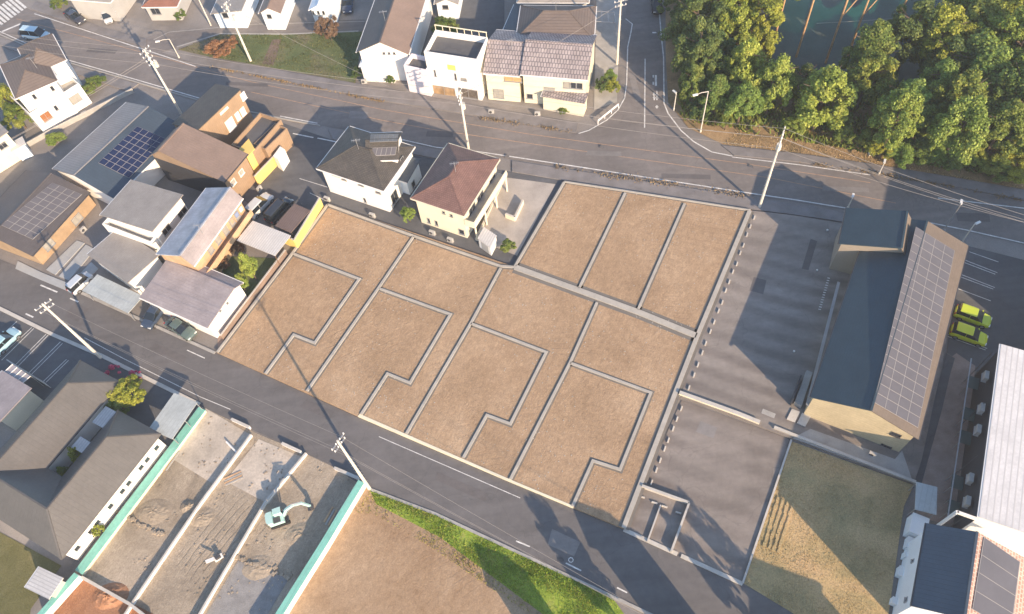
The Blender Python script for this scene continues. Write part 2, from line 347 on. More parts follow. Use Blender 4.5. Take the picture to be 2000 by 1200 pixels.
# ------------------------------------------------------------------ ground sheets
def sheet(name, pts, z, mat, label=None, kind='structure'):
    m = MB(); w = PX(pts, z); m.prism(w, z-0.03, z) if False else m.poly(w if sum(w[i].x*w[(i+1) % len(w)].y-w[(i+1) % len(w)].x*w[i].y for i in range(len(w))) > 0 else w[::-1])
    return tag(m.build(name, mat), label, None, None, kind)
def raised(name, pts, z0, z1, mat, kind='structure'):
    return tag(MB().prism(PX(pts, z1), z0, z1).build(name, mat), None, None, None, kind)
def stripe(mb, pts, w, z, dash=None):
    """ribbon of width w along photo points"""
    W = PX(pts, z)
    for a, b in zip(W, W[1:]):
        d = (b-a); L = d.length; d.normalize(); n = Vector((-d.y, d.x, 0))*w/2
        segs = [(0, L)]
        if dash: segs = [(s0, min(L, s0+dash[0])) for s0 in np.arange(0, L, dash[0]+dash[1])]
        for s0, s1 in segs:
            p, q = a+d*s0, a+d*s1; mb.poly([p-n, q-n, q+n, p+n])
m = MB(); m.poly([(-2500, -2500, -0.05), (2500, -2500, -0.05), (2500, 2500, -0.05), (-2500, 2500, -0.05)]); tag(m.build('ground', URB), kind='structure')
S1 = [(-160, 0), (0, 66), (107, 113), (270, 160), (400, 198), (550, 230), (620, 244), (777, 274), (852, 291), (938, 301), (1090, 324), (1474, 383), (1550, 394), (1655, 411), (1815, 440), (1890, 453), (2000, 478), (2150, 512)]
N1 = [(2150, 424), (2000, 395), (1880, 370), (1700, 338), (1560, 318), (1430, 305), (1390, 297), (1355, 277), (1330, 255), (1305, 222), (1297, 202), (1296, 112), (1291, 65), (1286, 32), (1280, -60), (1228, -60),
      (1222, 37), (1237, 47), (1234, 65), (1226, 92), (1224, 162), (1220, 192), (1207, 215), (1185, 235), (1150, 255), (1125, 261), (940, 230), (750, 200), (412, 131), (382, 124), (60, 20), (-60, -40)]
sheet('main_road', S1+N1, 0.0, A_MAIN)
S2 = [(-160, 20), (0, 88), (140, 142), (250, 178), (340, 210), (572, 261), (662, 277), (780, 300), (1000, 335), (1100, 353), (1470, 410), (1550, 421), (1645, 437), (1892, 485), (2000, 512), (2150, 547)]
# sidewalks are kerbed steps
def walkstrip(name, a, b): 
    return raised(name, a+b[::-1], -0.05, 0.12, WALK)
walkstrip('sidewalk', [(1000, 314), (1090, 328), (1474, 387), (1550, 398), (1655, 415)], [(1000, 335), (1100, 352), (1470, 409), (1550, 419), (1645, 433)])
walkstrip('sidewalk', [(-160, 4), (0, 70), (107, 117), (270, 164)], [(-160, 20), (0, 88), (140, 142), (250, 178)])
walkstrip('sidewalk', [(640, 252), (777, 278), (852, 295), (940, 306)], [(650, 272), (780, 296), (850, 309), (940, 326)])
walkstrip('sidewalk', [(412, 129), (560, 159), (750, 197), (940, 227), (1125, 259)], [(405, 112), (560, 140), (750, 172), (940, 208), (1130, 240)])
walkstrip('sidewalk', [(1434, 303), (1560, 316), (1700, 336), (1880, 367), (2000, 391), (2150, 420)], [(1410, 284), (1560, 300), (1700, 320), (1880, 350), (2000, 371), (2150, 400)])
walkstrip('sidewalk', [(60, 17), (200, 68), (285, 92)], [(70, 2), (200, 54), (285, 76)])
# kerb weeds
def weeds(pts, w, label):
    mb = MB(); W = PX(pts, 0.13)
    for a, b in zip(W, W[1:]):
        d = b-a; L = d.length; d.normalize(); n = Vector((-d.y, d.x, 0))
        for i in range(int(L*24)):
            s = random.random()*L; dens = math.sin((a.x+d.x*s)*0.9)+math.sin((a.x+d.x*s)*0.37+1)
            if dens < -0.3 and random.random() < .75: continue
            q = a+d*s+n*random.gauss(0, w/2.4); h = random.uniform(.08, .3); an = random.random()*6.3; e = Vector((math.cos(an), math.sin(an), 0))*random.uniform(.05, .14)
            mb.poly([q-e, q+e, q+e*.3+Vector((random.gauss(0, .06), random.gauss(0, .06), h))])
    return tag(mb.build('roadside_weeds', WEED), label, 'weeds', None, 'stuff')
weeds([(1085, 326), (1200, 345), (1320, 362), (1474, 385)], 0.7, 'dry orange weeds growing along the kerb above the empty lots')
weeds([(920, 229), (1000, 240), (1120, 258)], 0.5, 'dry weeds in the gutter in front of the cream house')
weeds([(412, 131), (560, 161), (750, 199)], 0.4, 'thin dry weeds along the kerb below the grass triangle')
weeds([(1560, 317), (1700, 337), (1880, 369), (2000, 393)], 0.45, 'dry weeds along the kerb below the wooded bank')
# markings
m = MB()
stripe(m, [(0, 62), (107, 110), (270, 157), (400, 195)], .16, .008); stripe(m, [(547, 227), (620, 241)], .16, .008)
stripe(m, [(777, 271), (852, 288), (938, 297), (1090, 320), (1474, 379), (1550, 390), (1655, 407)], .16, .008)
stripe(m, [(1815, 435), (1890, 450), (2000, 475)], .16, .008)
stripe(m, [(67, 27), (382, 130)], .16, .008); stripe(m, [(1832, 387), (2000, 407)], .16, .008)
stripe(m, [(1430, 307), (1560, 322), (1700, 342)], .14, .008)
stripe(m, [(1222, 37), (1235, 47), (1232, 65), (1226, 92), (1224, 162), (1220, 192), (1207, 215), (1185, 235), (1150, 255), (1130, 261)], .16, .009)
stripe(m, [(1286, 0), (1291, 65), (1296, 112), (1297, 202), (1305, 222), (1330, 255), (1355, 277), (1390, 297), (1430, 305)], .18, .009)
stripe(m, [(1260, 115), (1259, 250)], .15, .008)
tag(m.build('road_line', PAINT), kind='structure')
m = MB(); stripe(m, [(32, 37), (287, 105), (490, 160), (750, 215), (1032, 262), (1467, 322), (1700, 357)], .12, .008); stripe(m, [(490, 180), (750, 236), (850, 254), (1100, 290), (1500, 347), (1750, 397)], .12, .008)
tag(m.build('worn_road_line', PAINTO), kind='structure')
m = MB()   # stop lettering worn down to bars
for a, b, w_ in [((1276, 147), (1276, 152), .2), ((1281, 147), (1281, 168), .3), ((1276, 160), (1276, 166), .2), ((1277, 181), (1278, 196), .18), ((1283, 178), (1283, 196), .18), ((1275, 185), (1286, 186), .18), ((1275, 191), (1286, 192), .18), ((1283, 206), (1283, 212), .2), ((1280, 209), (1286, 209), .2), ((1274, 64), (1282, 64), .3)]:
    stripe(m, [a, b], w_, .009)
tag(m.build('road_lettering', PAINT), kind='structure')
m = MB()   # zebra crossing
for k in range(9):
    x0, y0 = 2+k*6.6-12, 47-k*4.6
    stripe(m, [(x0-18, y0-16), (x0+8, y0+6)], .45, .009)
stripe(m, [(4, 62), (40, 47)], .4, .009)
tag(m.build('zebra_crossing', PAINT), kind='structure')
# branch road, verge
sheet('side_road', [(272, 84), (290, 72), (330, 62), (400, 57), (480, 46), (712, 38), (716, 60), (560, 67), (430, 66), (345, 93), (310, 104)], 0.002, A_MAIN)
m = MB(); stripe(m, [(300, 78), (330, 63), (400, 57), (480, 48), (712, 42)], .15, .02); stripe(m, [(345, 92), (430, 66), (560, 67), (700, 61)], .3, .03); tag(m.build('kerb', CONC), kind='structure')
tag(sheet('verge', [(347, 97), (430, 68), (560, 68), (708, 62), (694, 165), (640, 152), (500, 127), (410, 111)], 0.03, VERGE), 'green grass triangle between the side road and the main road', None)
sheet('dug_bed', [(532, 78), (550, 76), (540, 110), (533, 128), (512, 125)], 0.045, soil('bed soil', (.16, .12, .1), (.2, .15, .12), (.25, .19, .15)))
# lower street
LN = [(-200, 420), (0, 507), (160, 572), (420, 688), (700, 816), (1000, 945), (1215, 1034), (1450, 1142), (1580, 1205), (1900, 1360)]
LS = [(1560, 1345), (1280, 1205), (1190, 1162), (1060, 1100), (850, 1002), (722, 953), (690, 938), (640, 905), (430, 812), (390, 792), (200, 696), (105, 655), (0, 604), (-200, 510)]
sheet('street', LN+LS, 0.0, A_LANE)
m = MB(); stripe(m, [(740, 853), (1016, 973)], .08, .008); stripe(m, [(1008, 1057), (1035, 1068)], .14, .008); stripe(m, [(1105, 1100), (1135, 1115)], .14, .008); stripe(m, [(1205, 1148), (1225, 1158)], .14, .008)
stripe(m, [(79, 557), (112, 571)], .2, .008); stripe(m, [(137, 583), (153, 590)], .2, .008); stripe(m, [(50, 613), (65, 620)], .2, .008); stripe(m, [(165, 660), (240, 700), (390, 775), (450, 800)], .08, .008)
stripe(m, [(365, 684), (400, 700)], .12, .008)
a = P(1115, 1094, .008)
for k in range(8):
    t0, t1 = k*math.pi/4, (k+1)*math.pi/4; m.poly([a+Vector((math.cos(t), math.sin(t), 0))*r for t, r in ((t0, .28), (t0, .2), (t1, .2), (t1, .28))][::-1])
tag(m.build('street_line', PAINT), kind='structure')
m = MB(); stripe(m, [(1450, 1139), (1215, 1031), (1000, 941), (700, 812), (420, 686)], .45, .14)
m2 = MB(); 
def kerbrun(pts, w, z1, name, mat, z0=-.05):
    W = PX(pts, 0); mb = MB()
    for a, b in zip(W, W[1:]):
        d = (b-a).normalized(); n = Vector((-d.y, d.x, 0))*w/2; e = d*w*.0
        mb.prism([a-n-e, b-n+e, b+n+e, a+n-e], z0, z1)
    return tag(mb.build(name, mat), kind='structure')
kerbrun([(1450, 1141), (1330, 1086)], .4, .13, 'kerb', CONCL); kerbrun([(1323, 1083), (1218, 1035)], .4, .13, 'kerb', CONCL)
kerbrun([(160, 573), (420, 690)], .35, .1, 'kerb', CONC)
kerbrun([(-100, 560), (0, 603), (105, 655), (200, 696), (390, 791)], .45, .12, 'kerb', CONCL)
kerbrun([(722, 956), (850, 1004), (1060, 1102), (1190, 1163), (1290, 1210)], .3, .1, 'kerb', CONC)
kerbrun([(0, 68), (107, 115), (270, 162), (400, 200), (550, 232), (625, 246)], .2, .1, 'kerb', CONC)
PATCH = asphalt('patch asphalt', (0.125, 0.115, 0.112), crack=False); PATCHL = asphalt('old patch asphalt', (0.22, 0.205, 0.195), crack=False)
for i_, (x_, y_, l_, w_, a_) in enumerate([(1180, 300, 5, .9, -12), (860, 262, 4, 1.2, -12), (1340, 345, 6, .8, -12), (700, 225, 3, 1.4, -14), (480, 165, 7, .7, -14), (200, 100, 5, 1.0, -16), (1240, 170, .9, 6, 0), (620, 800, 4, 1.1, -31), (900, 950, 6, .9, -31), (1100, 1060, 3, 1.6, -31), (330, 690, 5, .9, -31), (150, 610, 2.5, 2.0, -31), (1650, 370, 6, .8, -12), (1900, 425, 4, 1.3, -12), (1480, 560, 2.2, 1.6, 60), (1380, 840, 2.0, 1.4, -31), (1580, 500, 5, .8, 60), (100, 790, 3, 1, -31)]):
    c_ = P(x_, y_, 0); u_ = Vector((math.cos(R(a_)), math.sin(R(a_)), 0)); v_ = Vector((-u_.y, u_.x, 0)); z_ = .013 if not (1460 < x_ < 1600 and y_ > 420 and y_ < 780) else .285
    q_ = [c_+u_*sx*l_/2*random.uniform(.9, 1.1)+v_*sy*w_/2*random.uniform(.9, 1.1) for sx, sy in ((-1, -1), (1, -1), (1, 1), (-1, 1))]; tag(MB().poly([Vector((p.x, p.y, z_)) for p in q_]).build('asphalt_patch', PATCH if i_ % 3 else PATCHL), kind='structure')
# dirt lots
H0 = 0.28
LOTS = [(642, 399), (1005, 521), (1102, 355), (1468, 411), (1362, 656), (1218, 1032), (1000, 942), (700, 813), (423, 688)]
raised('empty_lots', LOTS, -.05, H0, DIRT)
tag(MB().prism(PX([(700, 815), (1000, 944), (1120, 994), (1120, 990), (1000, 940), (704, 811)]), -.05, H0+.05).build('concrete_kerb', CREAM), kind='structure')
# asphalt areas around
raised('upper_parking', [(1462, 411), (1552, 421), (1645, 437), (1800, 470), (1880, 520), (1800, 900), (1785, 945), (1545, 856), (1330, 774), (1362, 656)], -.05, H0-.006, A_LOT)
sheet('lower_parking', [(1331, 782), (1543, 858), (1448, 1140), (1218, 1034)], 0.006, A_LOW)
sheet('parking_right', [(1880, 478), (2000, 508), (2200, 560), (2200, 900), (1960, 760), (1850, 690), (1860, 560)], 0.0, A_DARK)
sheet('forecourt', [(550, 240), (662, 278), (780, 300), (1000, 336), (1100, 353), (1003, 520), (640, 397), (575, 470), (400, 330), (420, 220)], 0.002, A_DARK)
tag(sheet('dry_field', [(1545, 862), (1785, 948), (1765, 990), (1730, 1240), (1560, 1205), (1453, 1140)], 0.03, DRYG), 'dry mown grass field beside the lower parking')
sheet('brown_field', [(722, 958), (850, 1040), (960, 1120), (1060, 1200), (1100, 1330), (430, 1330), (545, 1200), (706, 942)], 0.03, FIELD)
tag(sheet('grass_bank', [(722, 957), (850, 1006), (1060, 1104), (1195, 1166), (1230, 1215), (1240, 1330), (1090, 1310), (1060, 1200), (960, 1125), (860, 1050), (735, 985)], 0.05, GREENG), 'bright green grass strip below the street')
# construction site ground
sheet('building_site', [(400, 790), (500, 846), (600, 888), (706, 938), (540, 1205), (470, 1330), (60, 1330), (140, 1125)], -0.01, SITE)
sheet('concrete_slab', [(402, 798), (490, 850), (415, 945), (318, 885)], 0.012, SITEC)
sheet('concrete_slab', [(505, 858), (595, 895), (525, 985), (440, 940)], 0.012, SITEC)
sheet('gravel_bed', [(465, 1095), (565, 1130), (520, 1205), (480, 1260), (385, 1230)], 0.02, GRAVEL)
sheet('red_earth', [(160, 1130), (300, 1200), (330, 1260), (60, 1260), (100, 1190)], 0.03, REDSOIL)
tag(sheet('lawn', [(0, 1040), (120, 1105), (60, 1190), (40, 1330), (-300, 1330), (-300, 900)], 0.01, grassmat('dull lawn', [(.3, (.1, .1, .04)), (.6, (.16, .15, .07)), (.75, (.24, .2, .11))])), 'dull lawn below the courtyard house')
sheet('paved_yard', [(0, 606), (105, 658), (200, 700), (385, 792), (340, 850), (100, 800), (0, 745), (-200, 650), (-200, 520)], 0.006, A_DARK)
# parking bay lines left
m = MB()
for x0, y0, x1, y1 in [(0, 697, 62, 640), (3, 704, 66, 642), (26, 717, 90, 653), (30, 721, 94, 655), (55, 730, 118, 668), (60, 733, 122, 671), (85, 745, 130, 702), (90, 747, 134, 704), (-28, 684, 33, 628)]:
    stripe(m, [(x0, y0), (x1, y1)], .09, .02)
for x0, y0, x1, y1 in [(1876, 505, 1948, 533), (1878, 511, 1944, 536), (1871, 534, 1943, 562), (1873, 540, 1940, 565), (1868, 563, 1935, 588), (1850, 653, 1928, 681), (1850, 657, 1925, 684), (1893, 492, 1950, 512)]:
    stripe(m, [(x0, y0), (x1, y1)], .09, .02)
for k in range(14):
    y = 543+k*4.7; x = 1618-k*1.35; stripe(m, [(x-2, y), (x+3, y+1)], .12, H0+.02)
for a_, b_ in [((605, 377), (632, 390)), ((585, 349), (640, 366)), ((530, 388), (505, 420))]: stripe(m, [a_, b_], .09, .02)
stripe(m, [(572, 261), (612, 269)], .2, .02); stripe(m, [(620, 270), (660, 278)], .2, .02)
tag(m.build('parking_line', PAINT), kind='structure')
tag(sheet('forest_floor', [(1412, 282), (1560, 299), (1700, 319), (1880, 349), (2000, 370), (2300, 420), (2300, -300), (1500, -250), (1300, -100), (1300, 100), (1305, 200), (1345, 250)], 0.03, BANK), None)
NETG = plain('playing field', (0.085, 0.10, 0.09), .3, .12); sheet('sports_ground', [(1505, 60), (1500, 120), (1620, 150), (1800, 170), (1990, -30), (1990, -250), (1500, -200)], 0.06, NETG)
sheet('terrace', [(1868, 690), (1905, 715), (1868, 1028), (1788, 1010), (1796, 945), (1835, 800), (1855, 700)], 0.01, plain('terrace paving', (.30, .235, .20), .2, .8))
sheet('alley', [(1640+208, 690), (1865, 700), (1855, 735), (1840, 800), (1800, 945), (1783, 945), (1800, 880)], 0.014, A_DARK)

# ------------------------------------------------------------------ dividers between the lots
def curb(pts, label, w=.31, group='concrete dividers between the empty lots'):
    W = PX(pts, H0); t = thing('lot_divider', label, 'divider', W[0], 0, group)
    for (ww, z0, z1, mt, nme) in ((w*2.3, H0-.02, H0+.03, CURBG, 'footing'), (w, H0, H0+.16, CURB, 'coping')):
        n = len(W); L_, R_ = [], []
        for i in range(n):
            d0 = (W[i]-W[i-1]).normalized() if i else (W[1]-W[0]).normalized(); d1 = (W[i+1]-W[i]).normalized() if i < n-1 else d0
            n0 = Vector((-d0.y, d0.x, 0)); n1 = Vector((-d1.y, d1.x, 0)); b = (n0+n1).normalized(); k = ww/2/max(.3, b.dot(n0)); L_.append(W[i]+b*k); R_.append(W[i]-b*k)
        mb = MB()
        for i in range(n-1):
            q = [R_[i], R_[i+1], L_[i+1], L_[i]]; tt = [Vector((p.x, p.y, z1)) for p in q]; bb = [Vector((p.x, p.y, z0)) for p in q]
            mb.poly(tt); mb.poly([bb[0], bb[1], tt[1], tt[0]]); mb.poly([bb[2], bb[3], tt[3], tt[2]])
            if i == 0: mb.poly([bb[3], bb[0], tt[0], tt[3]])
            if i == n-2: mb.poly([bb[1], bb[2], tt[2], tt[1]])
        mb.build(nme, mt, t)
curb([(640, 401), (808, 462), (978, 521), (1006, 523)], 'straight divider below the two roadside houses')
curb([(1006, 523), (1130, 568), (1250, 612), (1360, 657)], 'wide pale divider between the upper and lower rows of lots', .75)
curb([(425, 689), (572, 495), (640, 401)], 'long divider along the left side of the lots beside the mauve roofed house')
curb([(574, 497), (702, 546), (615, 671), (574, 655), (519, 731)], 'stepped divider of the leftmost flag-shaped lot')
curb([(742, 565), (880, 615), (801, 749), (757, 731), (706, 810)], 'stepped divider of the second flag-shaped lot from the left')
curb([(920, 633), (1067, 689), (997, 829), (951, 812), (905, 895)], 'stepped divider of the third flag-shaped lot from the left')
curb([(1114, 710), (1271, 768), (1211, 918), (1158, 901), (1118, 990)], 'stepped divider of the rightmost flag-shaped lot')
curb([(808, 463), (740, 563), (600, 765)], 'long straight divider starting below the green shrub between the two houses')
curb([(978, 525), (920, 632), (794, 848)], 'long straight divider starting left of the wide pale divider')
curb([(1166, 592), (1114, 708), (997, 937)], 'long straight divider nearest the parking in the lower row')
curb([(1006, 521), (1102, 357)], 'divider between the red roofed house garden and the upper lots')
curb([(1131, 564), (1221, 378)], 'left one of the two dividers inside the upper row of lots')
curb([(1246, 606), (1337, 399)], 'right one of the two dividers inside the upper row of lots')
curb([(1464, 413), (1362, 657), (1320, 765), (1218, 1032)], 'long divider between the lots and the two car parks', .5)
curb([(1102, 356), (1221, 374), (1466, 412)], 'thin divider along the sidewalk above the upper lots', .22)

mb = MB()
LW = PX(LOTS, H0); lx = [p.x for p in LW]; ly = [p.y for p in LW]
def inpoly(W_, x, y):
    c_ = False; j = len(W_)-1
    for i in range(len(W_)):
        if (W_[i].y > y) != (W_[j].y > y) and x < (W_[j].x-W_[i].x)*(y-W_[i].y)/(W_[j].y-W_[i].y)+W_[i].x: c_ = not c_
        j = i
    return c_
for k in range(5200):
    x, y = random.uniform(min(lx), max(lx)), random.uniform(min(ly), max(ly))
    if not inpoly(LW, x, y) or math.sin(x*.35+1)+math.sin(y*.28+x*.15) < random.uniform(-1.6, 1.2): continue
    s_ = random.choice((.05, .06, .08, .12)); mb.box((0, 0, 0), (s_, s_*.75, s_*.6), Matrix.Translation((x, y, H0+.01)) @ Matrix.Rotation(random.random()*6, 4, 'Z'))
tag(mb.build('loose_stones', CURB), 'small loose stones scattered over the empty lots', 'stones', None, 'stuff')
# wheel stops
ws = None
ups = [(975, 138), (952, 190), (932, 238), (912, 300), (893, 345), (873, 410), (850, 455), (828, 515), (808, 565), (787, 635), (765, 685), (740, 750), (718, 805), (690, 875), (670, 930), (645, 1000), (622, 1060), (592, 1135)]
pts = [(1150+x/3, 380+y/3, H0) for x, y in ups] + [(1100+x/2.667, 750+y/2.667, 0.0) for x, y in [(620, 130), (597, 185), (577, 235), (552, 295), (533, 340), (510, 400), (490, 450), (465, 515)]]
for i, (x, y, z) in enumerate(pts):
    lb = 'pale concrete wheel stop in the row along the upper parking' if z > .1 else 'pale concrete wheel stop in the row along the lower parking'
    gp = 'wheel stops of the upper parking' if z > .1 else 'wheel stops of the lower parking'
    p = P(x-2, y, z); az = R(61.5)
    if ws is None:
        mb = MB()
        for s in (0,):
            pr = [(-.09, 0), (.09, 0), (.06, .17), (-.06, .17)]; A = [Vector((-.3, a_, b_)) for a_, b_ in pr]; B = [Vector((.3, a_, b_)) for a_, b_ in pr]
            mb.poly(A[::-1]); mb.poly(B)
            for k in range(4): mb.poly([A[k], A[(k+1) % 4], B[(k+1) % 4], B[k]])
        ws = mb.build('wheel_stop', CONCL); ws.location = p; ws.rotation_euler.z = az; tag(ws, lb, 'wheel stop', gp)
    else:
        c = ws.copy(); COL.objects.link(c); c.location = p; c.rotation_euler.z = az; c['label'] = lb; c['group'] = gp
for x, y in [(410, 590), (475, 620), (528, 640), (600, 672)]:
    c = ws.copy(); COL.objects.link(c); c.location = P(1100+x/2.667, 750+y/2.667, .02); c.rotation_euler.z = R(-25); c['label'] = 'pale wheel stop inside the small walled bay'; c['group'] = 'wheel stops of the small walled bay'
# low walls
def lowwall(name, pts, h, w, mat, label, z0=-.05, top=None, cat='wall', capm=None):
    W = PX(pts, max(0, z0)); t = thing(name, label, cat, W[0]); mb = MB()
    for a, b in zip(W, W[1:]): mb.bar(Vector((a.x, a.y, (z0+h)/2)), Vector((b.x, b.y, (z0+h)/2)), w, h-z0)
    mb.build('wall_face', mat, t)
    mb = MB()
    for a, b in zip(W, W[1:]): mb.bar(Vector((a.x, a.y, h+.025)), Vector((b.x, b.y, h+.025)), w+.06, .05)
    mb.build('coping', capm or CONCL, t); return t
lowwall('retaining_wall', [(1326, 771), (1440, 812), (1482, 829)], .62, .35, CREAM, 'long cream retaining wall between the upper and lower parking')
lowwall('retaining_wall', [(1510, 838), (1545, 852), (1600, 873), (1785, 945)], .55, .25, CONC, 'grey retaining wall above the dry grass field')
lowwall('retaining_wall', [(1253, 952), (1345, 985)], .55, .2, CONCL, 'short pale wall heading the small bay by the street')
lowwall('retaining_wall', [(1345, 985), (1310, 1080)], .55, .16, CONCL, 'thin wall on the right side of the small bay')
lowwall('partition_wall', [(1290, 988), (1264, 1060)], .25, .1, CONCL, 'low white partition in the middle of the small bay')
lowwall('field_edging', [(1545, 860), (1450, 1140)], .16, .14, CONC, 'narrow concrete edging between lower parking and dry field')
lowwall('fence_wall', [(0, 318), (100, 262), (262, 180)], .7, .15, CONC, 'grey concrete fence running from the white house to the main road')
t = thing('steps', 'concrete steps connecting the upper and lower parking', 'steps', P(1495, 822))
for k in range(4):
    a = P(1483+k*1.5, 826-k*7, 0); b = P(1508+k*1.5, 836-k*7, 0); d = (b-a); n = Vector((-d.y, d.x, 0)).normalized()*.3
    MB().prism([a-n, b-n, b+n, a+n], -.05, .08+.07*k).build('step', CONC, t)

# ------------------------------------------------------------------ buildings
def rect(A, B, C, z):
    a, b, c = (Vector((q.x, q.y, z)) for q in (A, B, C)); d = (b-a).normalized(); n = Vector((-d.y, d.x, 0)); v = n*((c-b).dot(n))
    return [a, b, b+v, a+v]
class Block: pass
def block(root, c, kind='gable_v', rise=1.6, frac=.5, oh=.4, wall=WHITE, roof=R_DARK, roof2=None, z0=0.0, t=.14, trim=None, parapet=.5, ridgecap=True):
    """c: four roof corners at the eave level. gable_v: ridge parallel to c1-c2; gable_u: ridge parallel to c0-c1; shed: high side c1-c2"""
    if ((c[1]-c[0]).cross(c[2]-c[1])).z < 0: flip = True
    else: flip = False
    z = c[0].z; U = (c[1]-c[0]); V = (c[3]-c[0]); Lu, Lv = U.length, V.length; u, v = U/Lu, V/Lv
    Q = lambda a, b, h=0: c[0]+u*a+v*b+Vector((0, 0, h))
    rf = []; bl = Block(); bl.c = c; bl.Q = Q; bl.Lu = Lu; bl.Lv = Lv; bl.root = root; bl.roofs = {}
    if kind == 'gable_v':
        m_ = Lu*frac; rf = [[Q(0, 0), Q(m_, 0, rise), Q(m_, Lv, rise), Q(0, Lv)], [Q(m_, 0, rise), Q(Lu, 0), Q(Lu, Lv), Q(m_, Lv, rise)]]
        hf = lambda a, b: rise*(a/m_ if a < m_ else (Lu-a)/(Lu-m_)); ridge = [Q(m_, 0, rise), Q(m_, Lv, rise)]; mids = 'v'
    elif kind == 'gable_u':
        m_ = Lv*frac; rf = [[Q(0, 0), Q(Lu, 0), Q(Lu, m_, rise), Q(0, m_, rise)], [Q(0, m_, rise), Q(Lu, m_, rise), Q(Lu, Lv), Q(0, Lv)]]
        hf = lambda a, b: rise*(b/m_ if b < m_ else (Lv-b)/(Lv-m_)); ridge = [Q(0, m_, rise), Q(Lu, m_, rise)]; mids = 'u'
    elif kind == 'hip':
        if Lu >= Lv:
            k = Lv/2*min(1, 1); k = min(k, Lu/2-.01); r0, r1 = Q(k, Lv/2, rise), Q(Lu-k, Lv/2, rise)
            rf = [[Q(0, 0), Q(Lu, 0), r1, r0], [Q(Lu, 0), Q(Lu, Lv), r1], [Q(Lu, Lv), Q(0, Lv), r0, r1], [Q(0, Lv), Q(0, 0), r0]]
        else:
            k = min(Lu/2, Lv/2-.01); r0, r1 = Q(Lu/2, k, rise), Q(Lu/2, Lv-k, rise)
            rf = [[Q(0, 0), Q(Lu, 0), r0], [Q(Lu, 0), Q(Lu, Lv), r1, r0], [Q(Lu, Lv), Q(0, Lv), r1], [Q(0, Lv), Q(0, 0), r0, r1]]
        hf = lambda a, b: rise*min(a, b, Lu-a, Lv-b)/(min(Lu, Lv)/2); ridge = [r0, r1]; mids = ''
    elif kind == 'shed':
        rf = [[Q(0, 0), Q(Lu, 0, rise), Q(Lu, Lv, rise), Q(0, Lv)]]; hf = lambda a, b: rise*a/Lu; ridge = None; mids = ''
    else:
        rf = []; hf = lambda a, b: 0; ridge = None; mids = ''
    # walls
    o = oh if kind != 'flat' else 0
    cor = [(o, o), (Lu-o, o), (Lu-o, Lv-o), (o, Lv-o)]
    mb = MB(); sub = t+.02
    bl.walls = []
    cen = Q(Lu/2, Lv/2)
    for i in range(4):
        a, b = cor[i], cor[(i+1) % 4]; pts = [a]
        if mids == 'v' and i in (0, 2): pts.append((m_, a[1]))
        if mids == 'u' and i in (1, 3): pts.append((a[0], m_))
        pts.append(b)
        tops = [Q(*p, hf(*p)-sub) for p in pts] if kind != 'flat' else [Q(*p, parapet) for p in pts]
        bot = [Vector((Q(*b).x, Q(*b).y, z0)), Vector((Q(*a).x, Q(*a).y, z0))]
        pl = tops+bot; n = (tops[-1]-tops[0]).cross(Vector((0, 0, -1))); 
        if n.dot(tops[0]-cen) > 0: pass
        else: pl = pl[::-1]
        nn = Vector((n.x, n.y, 0)).normalized(); 
        if nn.dot(tops[0]-cen) < 0: nn = -nn
        mb.poly(pl); bl.walls.append((bot[1], bot[0], nn))
    if kind == 'flat':
        # parapet inner faces, rim and deck
        w_ = .15; ins = [(w_, w_), (Lu-w_, w_), (Lu-w_, Lv-w_), (w_, Lv-w_)]
        for i in range(4):
            a, b, d_, e_ = cor[i], cor[(i+1) % 4], ins[(i+1) % 4], ins[i]
            q = [Q(*a, parapet), Q(*b, parapet), Q(*d_, parapet), Q(*e_, parapet)]
            mb.poly(q if not flip else q[::-1]); q = [Q(*e_, parapet), Q(*d_, parapet), Q(*d_, 0), Q(*e_, 0)]; mb.poly(q)
        rf = [[Q(w_*1.01, w_*1.01), Q(Lu-w_*1.01, w_*1.01), Q(Lu-w_*1.01, Lv-w_*1.01), Q(w_*1.01, Lv-w_*1.01)]]
    bl.wallobj = mb.build('wall', wall, root)
    if roof2 is None or len(rf) < 2:
        bl.roofobj = MB().slab(rf, t).build('roof', roof, root)
    else:
        bl.roofobj = MB().slab([rf[0]], t).build('roof', roof, root); bl.roof2 = MB().slab([rf[1]], t).build('roof', roof2, root)
    bl.rf = rf
    if ridge and ridgecap:
        mb = MB().bar(ridge[0]+Vector((0, 0, .03)), ridge[1]+Vector((0, 0, .03)), .22, .1)
        if kind == 'hip':
            for e in range(4):
                q = c[e]; r_ = min(ridge, key=lambda r: (r-q).length); mb.bar(q+Vector((0, 0, .03)), r_+Vector((0, 0, .03)), .16, .07)
        mb.build('ridge_cap', roof, bl.roofobj)
    # gutter / fascia
    g = trim or WHITE; lowedge = {'gable_v': [(0, 3), (1, 2)], 'gable_u': [(0, 1), (3, 2)], 'hip': [(0, 1), (1, 2), (2, 3), (3, 0)], 'shed': [(0, 3)]}.get(kind, [])
    for i, j in lowedge:
        mb = MB(); out = (c[i]+c[j])/2-cen; out.z = 0; out.normalize(); mb.bar(c[i]+out*.07+Vector((0, 0, -t*.7)), c[j]+out*.07+Vector((0, 0, -t*.7)), .12, .12); mb.build('gutter', g, bl.roofobj)

    return bl
